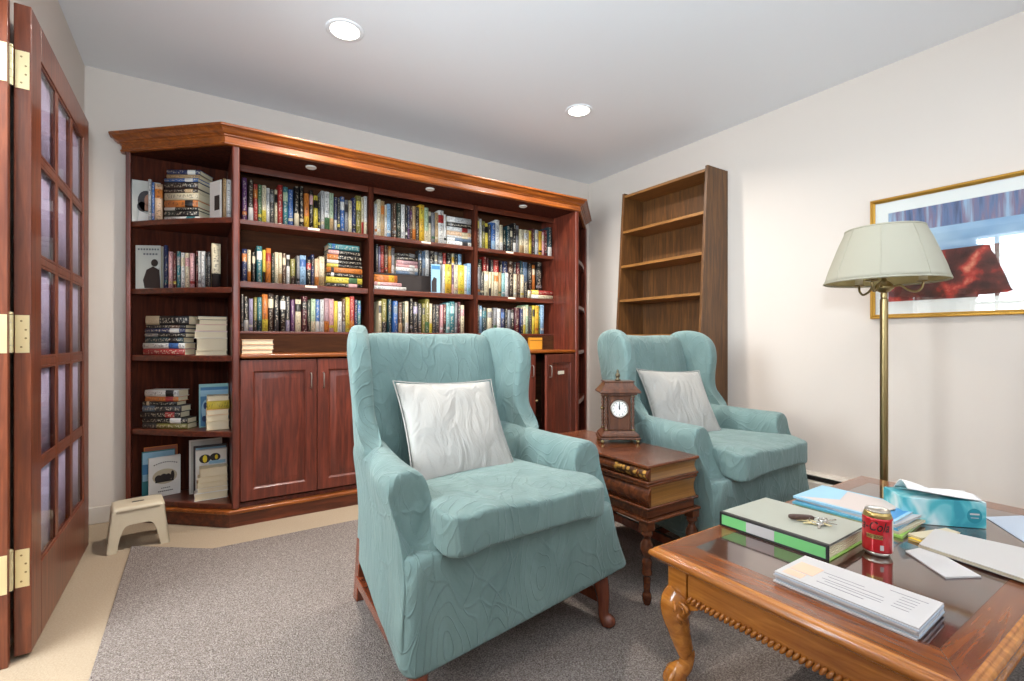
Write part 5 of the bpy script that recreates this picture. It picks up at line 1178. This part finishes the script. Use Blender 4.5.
# magazines behind the binder: lime, white, blue
mg = [((1.655, .535), .235, .30, 4, M_GREEN2, 'lime-edged folder at the bottom of the pile behind the can', 'folder'),
      ((1.66, .545), .225, .29, -2, M_CREAM, 'cream magazine second from bottom in the pile behind the can', 'magazine'),
      ((1.665, .55), .215, .285, 2, plain('magazine_teal', (92, 160, 190), .4), 'teal-edged magazine in the middle of the pile behind the can', 'magazine'),
      ((1.668, .555), .215, .28, -3, M_WHITE, 'white magazine second from top of the pile behind the can', 'magazine'),
      ((1.675, .56), .210, .28, 1, M_PLB, 'glossy pale blue magazine on top of the pile behind the can', 'magazine')]
z = TT
for i, ((x, y), w, h, a, m, l, c) in enumerate(mg):
    t = thing('magazine' if c == 'magazine' else 'folder', l, c, (x, y, z), math.radians(a), 'magazines on the coffee table' if c == 'magazine' else None); SCALED.append(t)
    bm = BM(); box(bm, (0, 0, 0), (w, h, .0012)); box(bm, (0, 0, .0058), (w, h, .007)); box(bm, (0, 0, .0012), (.0012, h, .0058)); obj('cover', bm, m, t)
    bm = BM(); box(bm, (.0014, .001, .00125), (w-.002, h-.001, .00575)); obj('pages', bm, M_WHITE if i != 1 else M_PAGES, t)
    if i == 4:
        bm = BM(); loft(bm, [[(px*w, py*h, z_) for px, py in ((.05, .3), (.5, .12), (.95, .2), (.95, .7), (.4, .62), (.05, .95))] for z_ in (.00705, .0074)]); obj('cover_picture', bm, plain('magazine_rose', (204, 190, 184), .4), t)
        bm = BM(); loft(bm, [[(px*w, py*h, z_) for px, py in ((.04, .03), (.96, .03), (.96, .1), (.04, .2))] for z_ in (.00705, .0074)]); obj('cover_band', bm, plain('magazine_blue', (70, 140, 196), .4), t)
    z += .0074
# yellow pamphlets by the can
for i, (x, y, a, m, l) in enumerate(((1.655, .490, -12, plain('pamphlet_yellow', (226, 190, 60), .5), 'yellow pamphlet tucked just right of the soda can'), (1.668, .498, -18, M_CREAM, 'cream pamphlet lying over the yellow one right of the soda can'))):
    t = thing('pamphlet', l, 'pamphlet', (x, y, TT+.0062*i), math.radians(a), 'pamphlets by the can'); SCALED.append(t)
    bm = BM(); box(bm, (0, -.0, 0), (.15, .03 if False else .036, .0012)); box(bm, (0, 0, .0046), (.15, .036, .0058)); obj('cover', bm, m, t)
    bm = BM(); box(bm, (.001, .001, .00125), (.149, .035, .00455)); obj('pages', bm, M_PAGES, t)
# tissue box, on its side edge of the table
tx = thing('tissue_box', 'teal and white tissue box with a white sheet lying across its top', 'tissue box', (1.800, .582, TT), math.radians(-46))
W, D, Hh = .214, .112, .078
def tissuemat():
    m, nt, b = nmat('tissue_box_print'); n1 = N(nt, 'ShaderNodeTexNoise'); n1.inputs['Scale'].default_value = 11; n1.inputs['Detail'].default_value = 2; n1.inputs['Distortion'].default_value = 1; L(nt, coords(nt), n1.inputs['Vector'])
    r = ramp(nt, n1.outputs['Fac'], [(.36, lin((206, 222, 224))), (.47, lin((140, 200, 206))), (.56, lin((76, 172, 184))), (.68, lin((50, 146, 162)))])
    L(nt, r.outputs['Color'], b.inputs['Base Color']); b.inputs['Roughness'].default_value = .4; return m
bm = BM(); box(bm, (0, 0, 0), (W, D, Hh)); obj('box', bm, tissuemat(), tx, bevel=.0015)
bm = BM(); flat_poly(bm, ell(W*.86, Hh*.46, .019, .022), -.0002, .0006); bg = obj('badge', bm, plain('badge_teal', (24, 132, 148), .4), tx)
bm = BM(); flat_poly(bm, rect2(W*.86-.012, Hh*.5, W*.86+.012, Hh*.56), -.0009, .0003); flat_poly(bm, rect2(W*.86-.010, Hh*.38, W*.86+.010, Hh*.40), -.0009, .0003); obj('badge_lines', bm, M_WHITE, bg)
bm = BM(); nx, ny = 14, 8; Gd = []
for j in range(ny+1):
    r = []
    for i in range(nx+1):
        u, v = i/nx, j/ny
        x = .012+.19*u+.012*v; y = .0+.10*v; zz = Hh+.004+.034*(1-u)**1.2*math.sin(PI*min(1, .25+.75*v))+.006*math.sin(u*7+v*3)*math.sin(PI*v)+.002
        r.append((x, y, zz))
    Gd.append(r)
T = [[bm.verts.new(p) for p in r] for r in Gd]; Bt = [[bm.verts.new((p[0], p[1], p[2]-.003)) for p in r] for r in Gd]
for j in range(ny):
    for i in range(nx):
        bm.faces.new((T[j][i], T[j][i+1], T[j+1][i+1], T[j+1][i])); bm.faces.new((Bt[j][i], Bt[j+1][i], Bt[j+1][i+1], Bt[j][i+1]))
for j in range(ny):
    bm.faces.new((T[j][0], T[j+1][0], Bt[j+1][0], Bt[j][0])); bm.faces.new((T[j][nx], Bt[j][nx], Bt[j+1][nx], T[j+1][nx]))
for i in range(nx):
    bm.faces.new((T[0][i], Bt[0][i], Bt[0][i+1], T[0][i+1])); bm.faces.new((T[ny][i], T[ny][i+1], Bt[ny][i+1], Bt[ny][i]))
obj('tissue', bm, plain('tissue_white', (226, 224, 224), .7), tx, smooth=True)
# pale booklets on the right
M_PAPW = plain('paper_warm', (188, 183, 180), .6)
EV = sheaf('envelope', 'small white envelope lying under the long cream booklet near the can', 'envelope', [(1.463, .392), (1.54, .348), (1.64, .478), (1.557, .498)], TT, 2, .002, M_WHITE, .001)
bk = sheaf('booklet', 'long cream booklet lying at right side of the coffee table', 'booklet', [(1.575, .268), (1.815, .308), (1.783, .500), (1.612, .486)], TT+.0042, 5, .0018, M_PAPW, .002, M_CREAM)
SH = sheaf('sheet_of_paper', 'loose white sheet at the far right of the coffee table', 'paper', [(1.845, .30), (2.19, .30), (2.19, .40), (2.075, .460)], TT, 1, .0012, M_PAPER2, 0)
for t in (can, bd, ky, st, tx, bk, EV, SH)+tuple(SCALED):
    x, y, z = t.location; t.location = (x*KS, y*KS, TZ+.0004+(z-TT)*KS); t.scale = (KS, KS, KS)
# ------------------------------------------------------------------ daylight, world, camera
def area(name, loc, rot, sx, sy, e_, c):
    l = bpy.data.lights.new(name, 'AREA'); l.shape = 'RECTANGLE'; l.size = sx; l.size_y = sy; l.energy = e_; l.color = c
    o = bpy.data.objects.new(name, l); COL.objects.link(o); o.location = loc; o.rotation_euler = rot; return o
area('hall_daylight', (HX-.13, (HW[0]+HW[1])/2, (HW[2]+HW[3])/2), (0, -PI/2, 0), 1.4, 1.75, 195, (.82, .93, 1))
area('window_daylight', ((WX0+WX1)/2, YF-.10, (WZ0+WZ1)/2), (PI/2+math.radians(20), 0, 0), 2.35, 1.35, 12, (1, .985, .96))
# added unseen fill spot, bounced off the ceiling like a camera flash
ld = bpy.data.lights.new('bounce_fill', 'SPOT'); ld.energy = 215; ld.spot_size = math.radians(125); ld.spot_blend = 1; ld.shadow_soft_size = .15; ld.color = (.74, .89, 1)
lo = bpy.data.objects.new('bounce_fill', ld); COL.objects.link(lo); lo.location = (-.12, -.12, 1.5); lo.rotation_euler = (Vector((1.0, 1.3, 2.44))-lo.location).to_track_quat('-Z', 'Y').to_euler()
# unseen fill spots added behind the camera to brighten the ceiling
for x, y in ((.2, -.9), (2.3, -.7)):
    ld = bpy.data.lights.new('ceiling_fill', 'SPOT'); ld.energy = 150; ld.spot_size = math.radians(105); ld.spot_blend = .9; ld.shadow_soft_size = .12; ld.color = (.74, .89, 1)
    lo = bpy.data.objects.new('ceiling_fill', ld); COL.objects.link(lo); lo.location = (x, y, 1.55); lo.rotation_euler = (PI, 0, 0)
for x, y in ((-1.3, .6), (-1.3, 1.6)):  # fill discs added to brighten the hall and the light through the doorway
    ld = bpy.data.lights.new('hall_fill', 'AREA'); ld.shape = 'DISK'; ld.size = .6; ld.energy = 22; ld.color = (.9, .96, 1)
    lo = bpy.data.objects.new('hall_fill', ld); COL.objects.link(lo); lo.location = (x, y, ZC-.02)
w = bpy.data.worlds.new('World'); SC.world = w; w.use_nodes = True
w.node_tree.nodes['Background'].inputs['Color'].default_value = (.8, .88, 1, 1); w.node_tree.nodes['Background'].inputs['Strength'].default_value = 1.5
cam = bpy.data.cameras.new('Camera'); co = bpy.data.objects.new('Camera', cam); COL.objects.link(co)
co.location = (0, 0, .98); co.rotation_euler = (PI/2, 0, -math.atan2(315, 483)); cam.sensor_width = 36; cam.lens = 483/1024*36; cam.clip_start = .02
SC.camera = co
SC.view_settings.view_transform = 'Standard'; SC.view_settings.look = 'None'; SC.view_settings.gamma = 1; SC.view_settings.use_curve_mapping = False
SC.view_settings.exposure = 0.16
